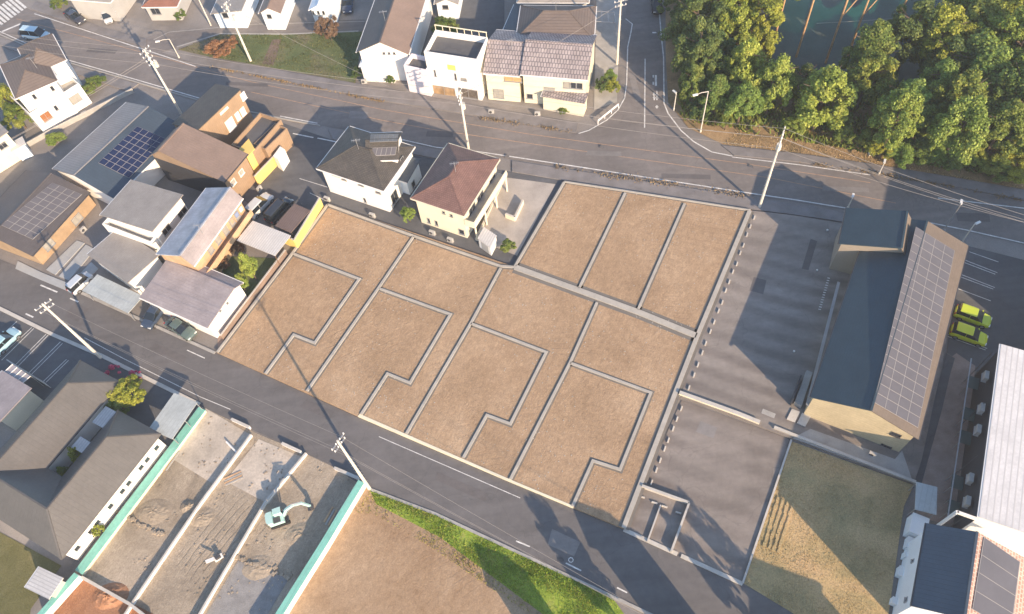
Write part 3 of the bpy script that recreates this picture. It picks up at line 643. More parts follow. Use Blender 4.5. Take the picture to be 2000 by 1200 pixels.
def win(bl, side, px, py, w, h, pane=None, frame=None, kind='window'):
    a, b, n = bl.walls[side]; c = hitplane(px, py, a, n); d = (b-a).normalized(); z = Vector((0, 0, 1))
    M = Matrix((d, z, n)).transposed().to_4x4(); M.translation = c
    fr = MB(); k = .07
    for cx, cy, ww, hh in ((0, h/2-k/2, w, k), (0, -h/2+k/2, w, k), (-w/2+k/2, 0, k, h-2*k), (w/2-k/2, 0, k, h-2*k)): fr.box((cx, cy, .03), (ww, hh, .08), M)
    if w > 1.0: fr.box((0, 0, .03), (k*.8, h-2*k, .06), M)
    f = fr.build('door' if kind == 'door' else 'window', frame or STEEL, bl.root)
    MB().box((0, 0, .012), (w-k*1.2, h-k*1.2, .03), M).build('pane', pane or GLASS, f)
    MB().box((0, -h/2-.03, .07), (w+.1, .05, .16), M).build('sill', frame or STEEL, f)
    return f
def panels(bl, face, quad, nx, ny, cell=PVD, gap=.02, up_=.07):
    """solar modules on a roof face; quad: photo corners (a along eave... ) mapped bilinearly, nx along a-b, ny along a-d"""
    f = bl.rf[face]; n = (f[1]-f[0]).cross(f[2]-f[1]).normalized()
    if n.z < 0: n = -n
    q = [hitplane(x, y, f[0]+n*up_, n) for x, y in quad]
    par = getattr(bl, 'roof2', bl.roofobj) if face == 1 else bl.roofobj
    for i in range(nx):
        for j in range(ny):
            B = lambda s, t_: (q[0]*(1-s)*(1-t_)+q[1]*s*(1-t_)+q[2]*s*t_+q[3]*(1-s)*t_)
            p = [B((i+a)/nx, (j+b)/ny) for a, b in ((0, 0), (1, 0), (1, 1), (0, 1))]; cen = sum(p, Vector())/4
            L = (p[1]-p[0]).length; W_ = (p[3]-p[0]).length
            fr = [cen+(r-cen)*(1-gap*.35/min(L, W_)) for r in p]
            mb = MB(); mb.slab([fr], .04); pf = mb.build('solar_panel', PVF, bl.root)
            ce = [cen+(r-cen)*(1-(gap+.05)/min(L, W_))+n*.012 for r in p]; mb = MB(); mb.poly(ce if (ce[1]-ce[0]).cross(ce[2]-ce[1]).z > 0 else ce[::-1]); mb.build('cell', cell, pf)
def house(label, c0, name='house', cat='house'): return thing(name, label, cat, (c0.x, c0.y, 0))

# big hall with solar roof, shade and sunlight put into its slope colours
z = 5.0; c = rect(P(1583, 776, z), P(1794, 858, z), P(1866, 472, z), z); rz_ = 6.9
h = house('large hall, shaded roof slope coloured charcoal, with a long grey solar slope and beige gable wall', c[0], 'community_hall', 'hall')
rp = P(1702, 800, rz_); fr_ = (Vector((rp.x, rp.y, z))-c[0]).dot((c[1]-c[0]).normalized())/(c[1]-c[0]).length
b1 = block(h, c, 'gable_v', rz_-z, fr_, .35, BEIGE, R_CHAR, R_HALL_LIT, H0-.3, trim=DSTEEL)
panels(b1, 1, [(1707, 786), (1793, 836), (1865, 490), (1789, 443)], 4, 20, PVG)
win(b1, 0, 1750, 849, 1.0, .6, frame=DSTEEL); win(b1, 0, 1730, 873, 1.1, .8, frame=DSTEEL)
for fx, fy in ((1640, 640), (1625, 700), (1610, 750)): pass
ca, cb, cc = P(1639, 476, 5.7), P(1760, 486, 7.4), P(1775, 414, 7.4); cb.z = cc.z = ca.z = 5.7; e_ = (cb-ca)*.21; c = rect(ca, cb+e_, cc+e_, 5.7)
b2 = block(h, c, 'gable_v', 1.8, 1/1.21, .3, plain('taupe siding', (.30, .26, .21), .06, .5), R_CHAR, R_HALL_LIT, z0=H0-.3, trim=DSTEEL)
MB().slab([PX([(1574, 790), (1580, 793), (1641, 552), (1636, 550)], 2.6)], .1).build('side_canopy', STEEL, h)
sheet('apron', [(1583, 838), (1748, 897), (1762, 880), (1783, 942), (1548, 856)], H0+.004, CONC)
# lean-to edge along its left side
MB().prism(PX([(1548, 792), (1572, 730), (1583, 735), (1562, 800)]), 0, .9).build('ramp_wall', CONC, h)
MB().prism(PX([(1541, 794), (1559, 742), (1561, 743), (1543, 795)]), 0, 1.2).build('handrail', DSTEEL, h)
for q in ([(1546, 800), (1562, 806), (1552, 826), (1536, 820)], [(1566, 808), (1583, 815), (1572, 835), (1556, 828)]): MB().prism(PX(q, .2), .1, H0+.12).build('concrete_pad', CONCL, h)
# white block on the right
z = 6.6; A = P(1912, 1010, z); B = P(1955, 672, z); d = (B-A).normalized(); n = Vector((d.y, -d.x, 0)); c = [A, A+n*22, B+n*22, B]
h = house('big white ribbed roof apartment block with balcony side coloured dark for shade at the right edge', c[0], 'apartment_block', 'building')
b = block(h, c, 'shed', .5, .5, .25, WHITE, R_WHITE, trim=WHITE)
dw = MB(); a_, b_, n_ = b.walls[3]; dd = (b_-a_).normalized()
L_ = (b_-a_).length
MB().bar(a_+n_*.04+Vector((0, 0, 2.8)), b_+n_*.04+Vector((0, 0, 2.8)), .06, 5.4).build('shaded_balcony_front', SHADEW, h)  # dark panel over the white wall carries this side's shade
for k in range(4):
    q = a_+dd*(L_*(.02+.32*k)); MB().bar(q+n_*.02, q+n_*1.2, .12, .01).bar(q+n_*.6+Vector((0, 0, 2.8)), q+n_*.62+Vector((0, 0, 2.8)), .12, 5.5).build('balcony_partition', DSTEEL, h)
MB().bar(b_+dd*.2+n_*.0+Vector((0, 0, 5.9)), b_+dd*.2+n_*1.9+Vector((0, 0, 5.9)), .25, .3).bar(b_+dd*.2+n_*1.9+Vector((0, 0, 0)), b_+dd*.2+n_*1.9+Vector((0, 0, 6.05)), .25, .25).build('portal_frame', WHITE, h)
MB().bar(a_+n_*1.6+Vector((0, 0, 2.9)), b_+n_*1.6+Vector((0, 0, 2.9)), .1, .1).build('balcony_rail', STEEL, h)
APT = (a_, b_, n_, dd, L_)
# salmon/navy house bottom right
z = 6.2; A = P(1781, 1184, z); D = P(1810, 1022, z); rp = P(1908, 1041, 8.3)
d = (D-A).normalized(); n = Vector((d.y, -d.x, 0)); wd = (Vector((rp.x, rp.y, z))-A).dot(n)
A2 = A-d*3.0; c = [A, A+n*wd*2.7, D+n*wd*2.7, D]
h = house('white house with navy left slope and salmon tiled right slope at the bottom right', c[0])
b = block(h, c, 'gable_v', 2.1, 1/2.7, .3, WHITEB, R_NAVY, R_PEACH, trim=DSTEEL)
panels(b, 1, [(1899, 1190), (1975, 1235), (1993, 1098), (1922, 1049)], 1, 4, PVG)
win(b, 3, 1784, 1096, .35, .5); win(b, 3, 1771, 1172, .5, .5)

# house cluster left ----------------------------------------------------
z = 5.4; c = rect(P(195, 420, z), P(302, 459, z), P(370, 390, z), z)
h = house('pale grey slate roofed two storey house with white balcony and lower grey roof', c[0])
b = block(h, c, 'shed', .7, .5, .35, WHITE, R_GREY)
win(b, 1, 356, 415, 1.6, 1.0); win(b, 1, 325, 449, 1.5, 1.1)
z = 3.0; c2 = rect(P(170, 497, z), P(253, 557, z), P(300, 492, z), z)
block(h, c2, 'shed', .5, .5, .3, WHITE, R_GREY)
cb = rect(P(206, 446, 3.4), P(300, 482, 3.4), P(308, 470, 3.4), 3.4); bb = block(h, cb, 'flat', parapet=.9, wall=WHITE, roof=CONC)
z = 2.2; c3 = rect(P(160, 568, z), P(250, 612, z), P(274, 576, z), z)
cp = thing('carport', 'grey flat carport roof between the street and the pale grey roofed house', 'carport', (c3[0].x, c3[0].y, 0))
MB().slab([c3], .1).build('roof', R_CARP, cp)
for q in c3: 
    q2 = q+(sum(c3, Vector())/4-q)*.08; MB().tube((q2.x, q2.y, 0), (q2.x, q2.y, z-.1), .05).build('post', STEEL, cp)
z = 5.4; c = rect(P(305, 497, z), P(378, 520, z), P(477, 388, z), z); rp = P(400, 448, 6.9)
fr_ = max(.35, min(.8, (Vector((rp.x, rp.y, z))-c[0]).dot((c[1]-c[0]).normalized())/(c[1]-c[0]).length))
h = house('house with bluish left slope, pale ridge strip and orange lit balcony side', c[0])
b = block(h, c, 'gable_v', 1.7, fr_, .3, ORANGEW, R_BLUE, R_MAUVE, trim=WHITE)
for x, y in ((462, 420), (452, 433), (440, 450), (425, 468), (410, 487)): win(b, 1, x, y, .9, 1.4, CURTAIN)
a_, b_, n_ = b.walls[1]; MB().bar(a_+n_*.55+Vector((0, 0, 2.75)), b_+n_*.55+Vector((0, 0, 2.75)), 1.1, .12).bar(a_+n_*1.08+Vector((0, 0, 3.25)), b_+n_*1.08+Vector((0, 0, 3.25)), .06, .9).build('balcony', ORANGEW, h)
z = 3.3; c = rect(P(272, 581, z), P(405, 641, z), P(460, 547, z), z)
h = house('low house with wide mauve sheet roof beside the leftmost lot', c[0])
b = block(h, c, 'gable_u', .7, .8, .35, WHITE, R_MAUVE)
win(b, 1, 443, 592, .3, .3); win(b, 1, 429, 607, .3, .3)
z = 2.7; c = rect(P(462, 470, z), P(537, 500, z), P(560, 457, z), z)
t = thing('terrace_roof', 'white corrugated terrace roof beside the yellow wall', 'canopy', (c[0].x, c[0].y, 0)); MB().slab([c], .08).build('roof', R_CORR, t)
for q in c: q2 = q+(sum(c, Vector())/4-q)*.06; MB().tube((q2.x, q2.y, 0), (q2.x, q2.y, z-.08), .05).build('post', WOOD, t)
z = 2.3; c = rect(P(537, 441, z), P(568, 455, z), P(603, 410, z), z)
t = thing('carport', 'small brown carport roof against the yellow wall', 'carport', (c[0].x, c[0].y, 0)); MB().slab([c], .1).build('roof', seam('carport brown', (.17, .12, .1), .3, 0), t)
for q in c: q2 = q+(sum(c, Vector())/4-q)*.08; MB().tube((q2.x, q2.y, 0), (q2.x, q2.y, z-.1), .05).build('post', DSTEEL, t)
lowwall('boundary_wall', [(632, 405), (583, 487)], 2.0, .15, YELLOW, 'bright yellow rendered boundary wall at the top corner of the leftmost lot')
lowwall('boundary_wall', [(583, 487), (555, 474)], 2.0, .15, YELLOW, 'short yellow return wall behind the white corrugated roof')
lowwall('boundary_wall', [(562, 498), (470, 620), (437, 665)], 1.1, .15, plain('brown block wall', (.24, .17, .13), .15, .8), 'brown block wall beside the garden of the mauve roofed house')
sheet('garden', [(430, 500), (545, 505), (470, 615), (440, 560)], .02, VERGE)
sheet('yard', [(425, 650), (478, 600), (570, 495), (580, 498), (425, 686)], .03, plain('yard paving', (.28, .2, .16), .15, .6))
# solar house, shaded slope coloured navy
z = 3.6; c = rect(P(102, 330, z), P(222, 388, z), P(347, 242, z), z)
h = house('low house with shallow metal roof, shaded slope coloured navy, carrying dark blue solar panels', c[0])
b = block(h, c, 'gable_v', 1.3, .44, .3, WHITE, seam('sunlit striped metal roof', (.24, .23, .23), .4, 0), R_NAVY, trim=WHITE)  # neighbour's shade put into the navy slope, sunlight into the grey one
panels(b, 1, [(192, 318), (252, 348), (325, 272), (268, 247)], 5, 8, PVD)
# dark brown solar house
z = 2.6; A, B, C = P(62, 500, z), P(175, 375, z), P(102, 336, 4.2); C.z = z
d = (B-A).normalized(); n = Vector((-d.y, d.x, 0)); wd = (C-B).dot(n); c = [A, B, B+n*wd*2, A+n*wd*2]
h = house('low dark brown roofed house with grey solar grid at the left edge', c[0])
b = block(h, c, 'gable_u', 1.6, .5, .3, plain('ochre render', (.36, .25, .15), .15, .8), R_DBRN, trim=DSTEEL)
panels(b, 0, [(2, 440), (64, 468), (160, 380), (102, 357)], 4, 9, PVG)
for x, y in ((95, 478), (150, 428)): win(b, 0, x, y, 1.6, 1.2, CURTAIN)
# parking pads in front
for q, lab in (([(90, 527), (150, 470), (165, 475), (108, 537)], 0), ([(115, 540), (168, 478), (185, 487), (135, 548)], 0), ([(140, 552), (178, 512), (192, 525), (158, 560)], 0), ([(35, 510), (80, 532), (150, 560), (140, 572), (75, 545), (30, 525)], 0)):
    tag(MB().prism(PX(q, .05), -.05, .07).build('driveway', plain('pale driveway', (.36, .37, .37), .08, .8)), kind='structure')
# H3 brown complex
BR = TAN
z = 5.0; c = rect(P(292, 305, z), P(437, 356, z), P(479, 308, z), z)
c[3] = c[0]+(c[3]-c[0])*1.15; c[2] = c[1]+(c[2]-c[1])*1.15
h = house('brown clad house with long brown metal roof and side wall coloured dark for shade', c[0])
b = block(h, c, 'gable_v', 2.1, .22, .3, BR, R_BROWN, trim=DSTEEL)
a_, b_, n_ = b.walls[0]; MB().bar(a_+n_*.03+Vector((0, 0, 2.3)), b_+n_*.03+Vector((0, 0, 2.3)), .05, 4.6).build('shaded_face', SHADEW, h)  # sheet over the brown wall, shade put into its dark colour
win(b, 1, 471, 337, .9, .9, CURTAIN, WHITE); win(b, 1, 455, 356, .9, .9, CURTAIN, WHITE)
z = 6.6; A, B = P(385, 255, z), P(470, 174, z); d = (B-A).normalized(); n = Vector((-d.y, d.x, 0))
z = 5.4; c = [Vector((q.x, q.y, z)) for q in (A+n*5.5, A, B, B+n*5.5)]
b = block(h, c, 'shed', 1.2, .5, .12, BR, R_DARK, trim=DSTEEL)
for x, y, w_, h_ in ((475, 188, .9, 1.2), (437, 216, 1.6, .25), (450, 243, 1.5, 1.9), (464, 227, .8, 1.3), (474, 218, .9, 1.3)): win(b, 1, x, y, w_, h_, plain('white blind', (.75, .72, .62), .05, 1, .4), WHITE)
z = 3.1; c = rect(P(455, 290, z), P(497, 305, z), P(537, 236, z), z); 
b = block(h, c, 'flat', wall=BR, roof=A_DARK, parapet=.7)
c = rect(P(497, 285, 2.9), P(520, 296, 2.9), P(552, 250, 2.9), 2.9); b = block(h, c, 'flat', wall=BR, roof=A_DARK, parapet=.4)
MB().prism([P(465, 292, 4), P(482, 307, 4), P(497, 290, 4), P(485, 270, 4)], 0, 3.9).build('wall', YELLOW, h)
lowwall('boundary_wall', [(505, 362), (552, 312)], 1.8, .15, YELLOW, 'yellow rendered wall right of the brown clad house')
MB().prism([P(533, 305, 2.4), P(543, 312, 2.4), P(556, 292, 2.4), P(547, 286, 2.4)], 0, 2.4).build('wall', WHITE, h)
# white house top left
z = 6.6
h = house('white two storey house with brown and slate hipped roof at the top left', P(100, 200))
c = rect(P(30, 193, z), P(112, 157, z), P(75, 95, z), z); b = block(h, c, 'hip', 1.4, .5, .35, WHITE, R_BRTILE)
win(b, 0, 67, 189, .5, .9); win(b, 0, 102, 173, .5, .9); 
c = rect(P(60, 147, z), P(129, 117, z), P(93, 70, z), z); b3 = block(h, c, 'hip', 1.8, .5, .3, WHITE, R_BRTILE)
c = rect(P(64, 232, 3), P(160, 172, 3), P(125, 130, 3), 3.0); bb = block(h, c, 'flat', wall=WHITE, roof=CONC, parapet=.9)
win(bb, 0, 147, 193, 1.7, 1.3, CURTAIN); win(bb, 0, 125, 203, .5, .9); win(bb, 0, 109, 211, .5, .9); win(bb, 0, 90, 228, 1.5, 1.4, plain('brown door', (.3, .12, .04), .1, 2))
# roadside white/blue house
z = 5.0; c = rect(P(618, 329, z), P(749, 373, z), P(801, 284, z), z)
h = house('white walled house with dark hipped roof and zigzag solar tiles behind the lots', c[0])
b = block(h, c, 'hip', 1.9, .5, .4, WHITE, R_DARK, trim=WHITE)
for x, y, w_, h_ in ((656, 342, 1.2, .35), (672, 350, .8, .35), (705, 361, .9, .35), (739, 376, .8, .35), (694, 395, .7, .4), (713, 391, .4, .9), (706, 401, .6, .4)): win(b, 0, x, y, w_, h_)
win(b, 1, 770, 385, 1.5, 2.0); win(b, 1, 785, 312, .8, .8)
z = 6.1; cu = rect(P(706, 319, z), P(775, 316, z), P(792, 272, z), z); cu2 = cu
tt = b.rf[1] if len(b.rf[1]) == 4 else b.rf[0]
cg = rect(P(713, 314, 6.1), P(778, 312, 6.1), P(790, 258, 6.1), 6.1); b2 = block(h, cg, 'gable_u', 1.2, .5, .25, WHITE, R_DARK)
panels(b2, 0, [(724, 305), (772, 303), (775, 287), (728, 289)], 5, 1, PVG); panels(b2, 1, [(722, 278), (776, 276), (778, 262), (724, 263)], 6, 1, PVG)
z = 2.9; c = rect(P(795, 357, z), P(822, 317, z), P(790, 312, z), z); bl3 = block(h, c, 'shed', .5, .5, .25, WHITEB, R_NAVY)
win(bl3, 0, 807, 360, .8, 1.2)
# red roofed house
z = 5.3; c = rect(P(802, 387, z), P(906, 422, z), P(982, 313, z), z)
h = house('cream two storey house with red brown tiled hipped roof and side balcony', c[0])
b = block(h, c, 'hip', 1.75, .5, .4, CREAM, R_RED, trim=CREAM)
for x, y, w_, h_ in ((867, 415, .4, .5), (882, 421, .4, .5), (838, 431, .4, 1.0), (853, 436, .4, 1.0), (902, 453, .8, 1.0)): win(b, 0, x, y, w_, h_)
for x, y in ((922, 410), (938, 388), (962, 355)): win(b, 1, x, y, 1.7, 1.9)
a_, b_, n_ = b.walls[1]; d_ = (b_-a_).normalized(); L_ = (b_-a_).length
MB().bar(a_+n_*.75+Vector((0, 0, 2.85)), b_+n_*.75+Vector((0, 0, 2.85)), 1.5, .2).build('balcony_floor', CONC, h)
MB().bar(a_+n_*1.45+Vector((0, 0, 3.4)), b_+n_*1.45+Vector((0, 0, 3.4)), .12, 1.1).bar(a_+n_*.08+Vector((0, 0, 3.4)), a_+n_*1.38+Vector((0, 0, 3.4)), .12, 1.1).build('balcony_parapet', CREAM, h)
for s in (.02, .32, .65, .98): q = a_+d_*L_*s+n_*1.4; MB().bar(q, q+Vector((0, 0, 2.75)), .2, .2).build('column', CREAM, h)
c = [Vector((q.x, q.y, .0)) for q in (P(937, 483), P(960, 500), P(971, 478), P(948, 462))]
t = thing('storage_shed', 'small white storage shed beside the red roofed house', 'shed', c[0]); MB().prism([c[0], c[1], c[2], c[3]], 0, 1.7).build('wall', WHITE, t); MB().slab([[q+(q-sum(c, Vector())/4)*.08+Vector((0, 0, 1.9)) for q in c]], .12).build('roof', R_CORR, t)
MB().prism([c[0]+(c[1]-c[0])*.2, c[0]+(c[1]-c[0])*.8, c[0]+(c[1]-c[0])*.8+Vector((.0, -.05, 0)), c[0]+(c[1]-c[0])*.2+Vector((0, -.05, 0))], .05, 1.6).build('door', GREYW, t)
sheet('patio', [(975, 345), (1085, 360), (1010, 500), (935, 470)], .02, plain('patio paving', (.38, .34, .30), .18, .4))
lowwall('garden_wall', [(988, 425), (1006, 432), (1022, 398)], .8, .2, CREAM, 'low cream corner wall in the red roofed house garden')
lowwall('garden_wall', [(930, 470), (990, 340)], .3, .2, CREAM, 'low cream plinth in front of the red roofed house')
# top houses
z = 5.4; A, B = P(696, 102, z), P(798, 106, z); d = (B-A).normalized(); n = Vector((-d.y, d.x, 0)); c = [A, B, B+n*17, A+n*17]
h = house('white gabled house with slate and brown roof above the main road', c[0]); b = block(h, c, 'gable_v', 2.0, .5, .35, WHITE, R_DBRN, R_BROWN)
for x in (750, 760, 770): win(b, 0, x, 104, .4, .4)
win(b, 0, 735, 141, 1.7, 1.2)
c = rect(P(701, 128, 3.2), P(765, 132, 3.2), P(768, 118, 3.2), 3.0); block(h, c, 'shed', .4, .5, .15, WHITE, WHITEB)
z = 6.6; c = rect(P(830, 112, z), P(933, 128, z), P(951, 84, z), z)
h = house('white flat roofed building with roof terrace and open garage', c[0], 'flat_roofed_building', 'building'); b = block(h, c, 'flat', wall=WHITE, roof=A_DARK, parapet=1.0)
a_, b_, n_ = b.walls[0]; d_ = (b_-a_).normalized()
win(b, 0, 868, 180, 3.6, 2.2, plain('open garage interior', (.33, .22, .12), .3, 1)); win(b, 0, 915, 183, 3.0, 1.8, plain('garage goods', (.12, .10, .08), .5, 3)); win(b, 0, 850, 143, .3, 1.2); win(b, 0, 890, 150, .3, 1.2); win(b, 0, 906, 155, .9, .5, CURTAIN)
q = hitplane(882, 132, a_, n_); M_ = Matrix((d_, Vector((0, 0, 1)), n_)).transposed().to_4x4(); M_.translation = q; MB().box((0, 0, .04), (1.2, .9, .05), M_).build('wall_emblem', plain('lime emblem', (.6, .62, .15), .1, 2), h)
c = rect(P(790, 136, 4.2), P(834, 146, 4.2), P(838, 120, 4.2), 4.2); block(h, c, 'flat', wall=plain('pinkish white render', (.78, .72, .74), .03, .5), roof=A_DARK, parapet=.8)
for k in range(8):
    q = b.Q(.1+k*(b.Lu-.2)/7, b.Lv-.08, 1.0); MB().tube(q, q+Vector((0, 0, .9)), .05).build('terrace_post', CREAM, h)
MB().bar(b.Q(0, b.Lv-.08, 1.9), b.Q(b.Lu, b.Lv-.08, 1.9), .1, .12).build('terrace_rail', CREAM, h)
z = 5.2; c = rect(P(943, 143, z), P(1148, 160, z), P(1165, 110, z), z); c[2] = c[1]+(c[2]-c[1]).normalized()*9.5; c[3] = c[0]+(c[3]-c[0]).normalized()*9.5
U = c[1]-c[0]; k = .36
h = house('long cream house with mauve grey tiled stepped roof above the main road', c[0])
b = block(h, [c[0], c[0]+U*k, c[3]+U*k, c[3]], 'gable_u', 2.0, .5, .3, CREAM, R_LILAC)
up4 = Vector((0, 0, .35)); b2 = block(h, [c[0]+U*(k+.003)+up4, c[1]+up4, c[2]+up4, c[3]+U*(k+.003)+up4], 'gable_u', 2.1, .5, .3, CREAM, R_LILAC)
win(b, 0, 1002, 155, 2.6, .9, plain('amber shutter', (.5, .32, .15), .1, 2)); win(b, 0, 974, 183, 1.6, 1.7, CURTAIN); win(b, 0, 978, 200, 1.2, .8, CURTAIN)
for x, y, w_, h_ in ((1073, 174, 1.6, .6), (1107, 166, 1.0, 1.1), (1120, 167, .8, 1.1), (1132, 168, .9, 1.1), (1035, 188, .9, .9), (1080, 199, .9, .6)): win(b2, 0, x, y, w_, h_, CURTAIN if w_ > .9 else GLASS)
c2 = rect(P(1057, 188, 2.7), P(1142, 203, 2.7), P(1146, 182, 2.7), 2.7); block(h, c2, 'shed', .1, .5, .2, CREAM, R_LILAC)
z = 5.4; c = rect(P(1008, 76, z), P(1160, 78, z), P(1162, 12, z), z)
h = house('pale walled house with broad brown hipped roof behind the cream house', c[0]); b = block(h, c, 'hip', 1.95, .5, .4, GREYW, R_BRTILE)
for x, w_ in ((1030, 1.6), (1086, 2.6), (1139, 1.8)): win(b, 0, x, 84, w_, 1.0)
c = rect(P(982, 60, 3), P(1012, 64, 3), P(1018, 10, 3), 3.0); block(h, c, 'shed', .5, .5, .2, GREYW, R_NAVY)
c = rect(P(1010, 5, 4.5), P(1150, 5, 4.5), P(1150, -60, 4.5), 4.5); h = house('grey roofed house cut by the top edge above the brown hipped roof', c[0]); block(h, c, 'hip', 1.8, wall=GREYW, roof=R_GREY)
sheet('forecourt', [(845, 0), (985, 0), (985, 60), (965, 82), (840, 80)], .004, A_DARK)
sheet('forecourt', [(1165, 0), (1212, 0), (1205, 200), (1160, 215)], .004, CONC)
t = thing('carport', 'steel framed carport beside the brown hipped roof house', 'carport', P(1163, 45))
for a, b_ in (((1162, 22), (1200, 24)), ((1164, 42), (1202, 44)), ((1162, 22), (1164, 42)), ((1175, 23), (1176, 43)), ((1187, 23), (1189, 43)), ((1200, 24), (1202, 44))): MB().bar(P(*a, 2.2), P(*b_, 2.2), .08, .1).build('beam', STEEL, t)
for a in ((1162, 22), (1200, 24), (1164, 42), (1202, 44)): q = P(*a, 2.2); MB().tube((q.x, q.y, 0), q, .05).build('post', STEEL, t)
# small houses at the top edge
def simple(label, A, B, C, z, kind, rise, wall, roof, wins=(), oh=.3, depth=None):
    c = rect(P(*A, z), P(*B, z), P(*C, z), z); h = house(label, c[0]); b = block(h, c, kind, rise, .5, oh, wall, roof)
    for wv in wins: win(b, *wv)
    return h, b
simple('cream house with red brown roof at the top left edge', (277, 14), (345, 13), (346, -35), 2.9, 'hip', 1.2, GREYW, R_REDB, ((0, 304, 22, 1.6, 1.2),))
simple('small white house at the top edge left of the tall pole', (412, 27), (474, 27), (465, -40), 3.0, 'shed', .6, WHITEB, R_GREY, ((0, 440, 30, 1.0, 1.0),))
simple('brown sided white house at the top edge with yellow lit roof', (505, 26), (548, 26), (545, -30), 3.4, 'gable_v', 1.0, WHITEB, R_BROWN, ((0, 526, 32, .8, .8),))
simple('pale house with three narrow windows at the top edge', (603, 20), (645, 20), (643, -40), 4.0, 'gable_v', .9, WHITEB, WHITEB, ((0, 612, 25, .4, .7), (0, 622, 25, .4, .7), (0, 632, 25, .4, .7)))
simple('grey house cut by the top edge beside the parked silver car', (130, -2), (215, 5), (225, -50), 4.0, 'hip', 1.3, GREYW, R_GREY)
simple('small green flat cottage at the top edge above the round tree', (848, 8), (895, 8), (895, -40), 3.2, 'gable_v', .9, WHITEB, R_GREY, ((0, 870, 14, 1.0, .8),))
simple('cream walled house cut by the left edge below the white house', (-90, 330), (20, 262), (-5, 235), 4.6, 'shed', .5, CREAM, R_GREY, ((0, 5, 285, 1.2, 1.0),))
simple('small white roofed shed below the cream walled house at the left edge', (22, 297), (52, 283), (46, 268), 2.4, 'shed', .2, WHITEB, R_CORR)
# courtyard house
z = 3.2; O1 = P(152, 703, z); O2 = P(236, 746, z); I2 = P(93, 914, z); O3 = P(230, 801, z); O4 = P(314, 841, z); I3 = P(117, 927, z); O5 = P(123, 1098, z)
vdir = (I2-O2).normalized(); n = Vector((-vdir.y, vdir.x, 0)); n = n if n.x > 0 else -n   # towards the right wing
L = lambda p: ((p-O2).dot(n), (p-O2).dot(vdir))
W1 = -L(O1)[0]; g1 = L(O3)[0]; s3 = L(O3)[1]; g2 = L(O4)[0]; yI = L(I2)[1]; yO = L(O5)[1]; W2 = g2-g1
W = (W1+W2)/2; k = W/2; yO = yI+W; rs = 2.7
Q = lambda a, b, h_=0: O2+n*a+vdir*b+Vector((0, 0, h_))
h = house('large taupe roofed courtyard house with wings around a narrow court', Q(0, yI), 'courtyard_house')
x0, x1, x2, x3 = -W, 0, g1, g1+W
polys = [[Q(x0, 0), Q(x1, 0), Q(x0+k, k, rs)], [Q(x1, 0), Q(x1, yI), Q(x0+k, yI+k, rs), Q(x0+k, k, rs)], [Q(x0, 0), Q(x0+k, k, rs), Q(x0+k, yI+k, rs), Q(x0, yO)],
         [Q(x0, yO), Q(x0+k, yI+k, rs), Q(x3-k, yI+k, rs), Q(x3, yO)], [Q(x1, yI), Q(x2, yI), Q(x3-k, yI+k, rs), Q(x0+k, yI+k, rs)],
         [Q(x2, s3), Q(x3, s3), Q(x3-k, s3+k, rs)], [Q(x3, s3), Q(x3, yO), Q(x3-k, yI+k, rs), Q(x3-k, s3+k, rs)], [Q(x2, s3), Q(x3-k, s3+k, rs), Q(x3-k, yI+k, rs), Q(x2, yI)]]
ro = MB().slab(polys, .15).build('roof', R_TAUPE, h)
mb = MB()
for a, b_ in ((Q(x0+k, k, rs), Q(x0+k, yI+k, rs)), (Q(x3-k, s3+k, rs), Q(x3-k, yI+k, rs)), (Q(x0+k, yI+k, rs), Q(x3-k, yI+k, rs)), (Q(x3, yO), Q(x3-k, yI+k, rs)), (Q(x1, 0), Q(x0+k, k, rs)), (Q(x0, 0), Q(x0+k, k, rs)), (Q(x2, s3), Q(x3-k, s3+k, rs)), (Q(x3, s3), Q(x3-k, s3+k, rs)), (Q(x0, yO), Q(x0+k, yI+k, rs))):
    mb.bar(a+Vector((0, 0, .02)), b_+Vector((0, 0, .02)), .18, .08)
mb.build('ridge_cap', R_TAUPE, ro)
o = .5; loop = [(x0+o, o), (x1-o, o), (x1-o, yI+o), (x2+o, yI+o), (x2+o, s3+o), (x3-o, s3+o), (x3-o, yO-o), (x0+o, yO-o)]
mb = MB()
for i in range(8):
    a, b_ = Q(*loop[i]), Q(*loop[(i+1) % 8]); mb.poly([Vector((a.x, a.y, 0)), Vector((b_.x, b_.y, 0)), b_+Vector((0, 0, -.17)), a+Vector((0, 0, -.17))])
mb.build('wall', WHITE, h)
wb = Block(); wb.root = h; a, b_ = Q(x3-o, s3+o), Q(x3-o, yO-o); wb.walls = [(Vector((a.x, a.y, 0)), Vector((b_.x, b_.y, 0)), n)]
for f_ in (.06, .17, .24, .38, .45, .58, .72, .79, .93):
    q = a+(b_-a)*f_; q = Vector((q.x, q.y, 1.6)); M_ = Matrix((vdir, Vector((0, 0, 1)), n)).transposed().to_4x4(); M_.translation = q; MB().box((0, 0, .03), (.55, .45, .05), M_).build('window', GLASS, h); MB().box((0, -.3, .05), (.65, .06, .12), M_).build('window_sill', STEEL, h)
for yy, ll, lab in ((s3*.55+1.5, 2.2, 'white covered passage roof in the narrow court, nearer the street'), (yI*.62, 1.4, 'small white covered roof deeper in the narrow court')):
    a = Q(.3, yy); t = thing('court_canopy', lab, 'canopy', (a.x, a.y, 0)); q = [Q(.25, yy, -.4), Q(g1-.25, yy, -.4), Q(g1-.25, yy+ll, -.4), Q(.25, yy+ll, -.4)]
    MB().slab([q], .08).build('roof', R_CORR, t)
    for p in q: p2 = p+(sum(q, Vector())/4-p)*.1; MB().tube((p2.x, p2.y, 0), (p2.x, p2.y, p.z-.08), .04).build('post', STEEL, t)
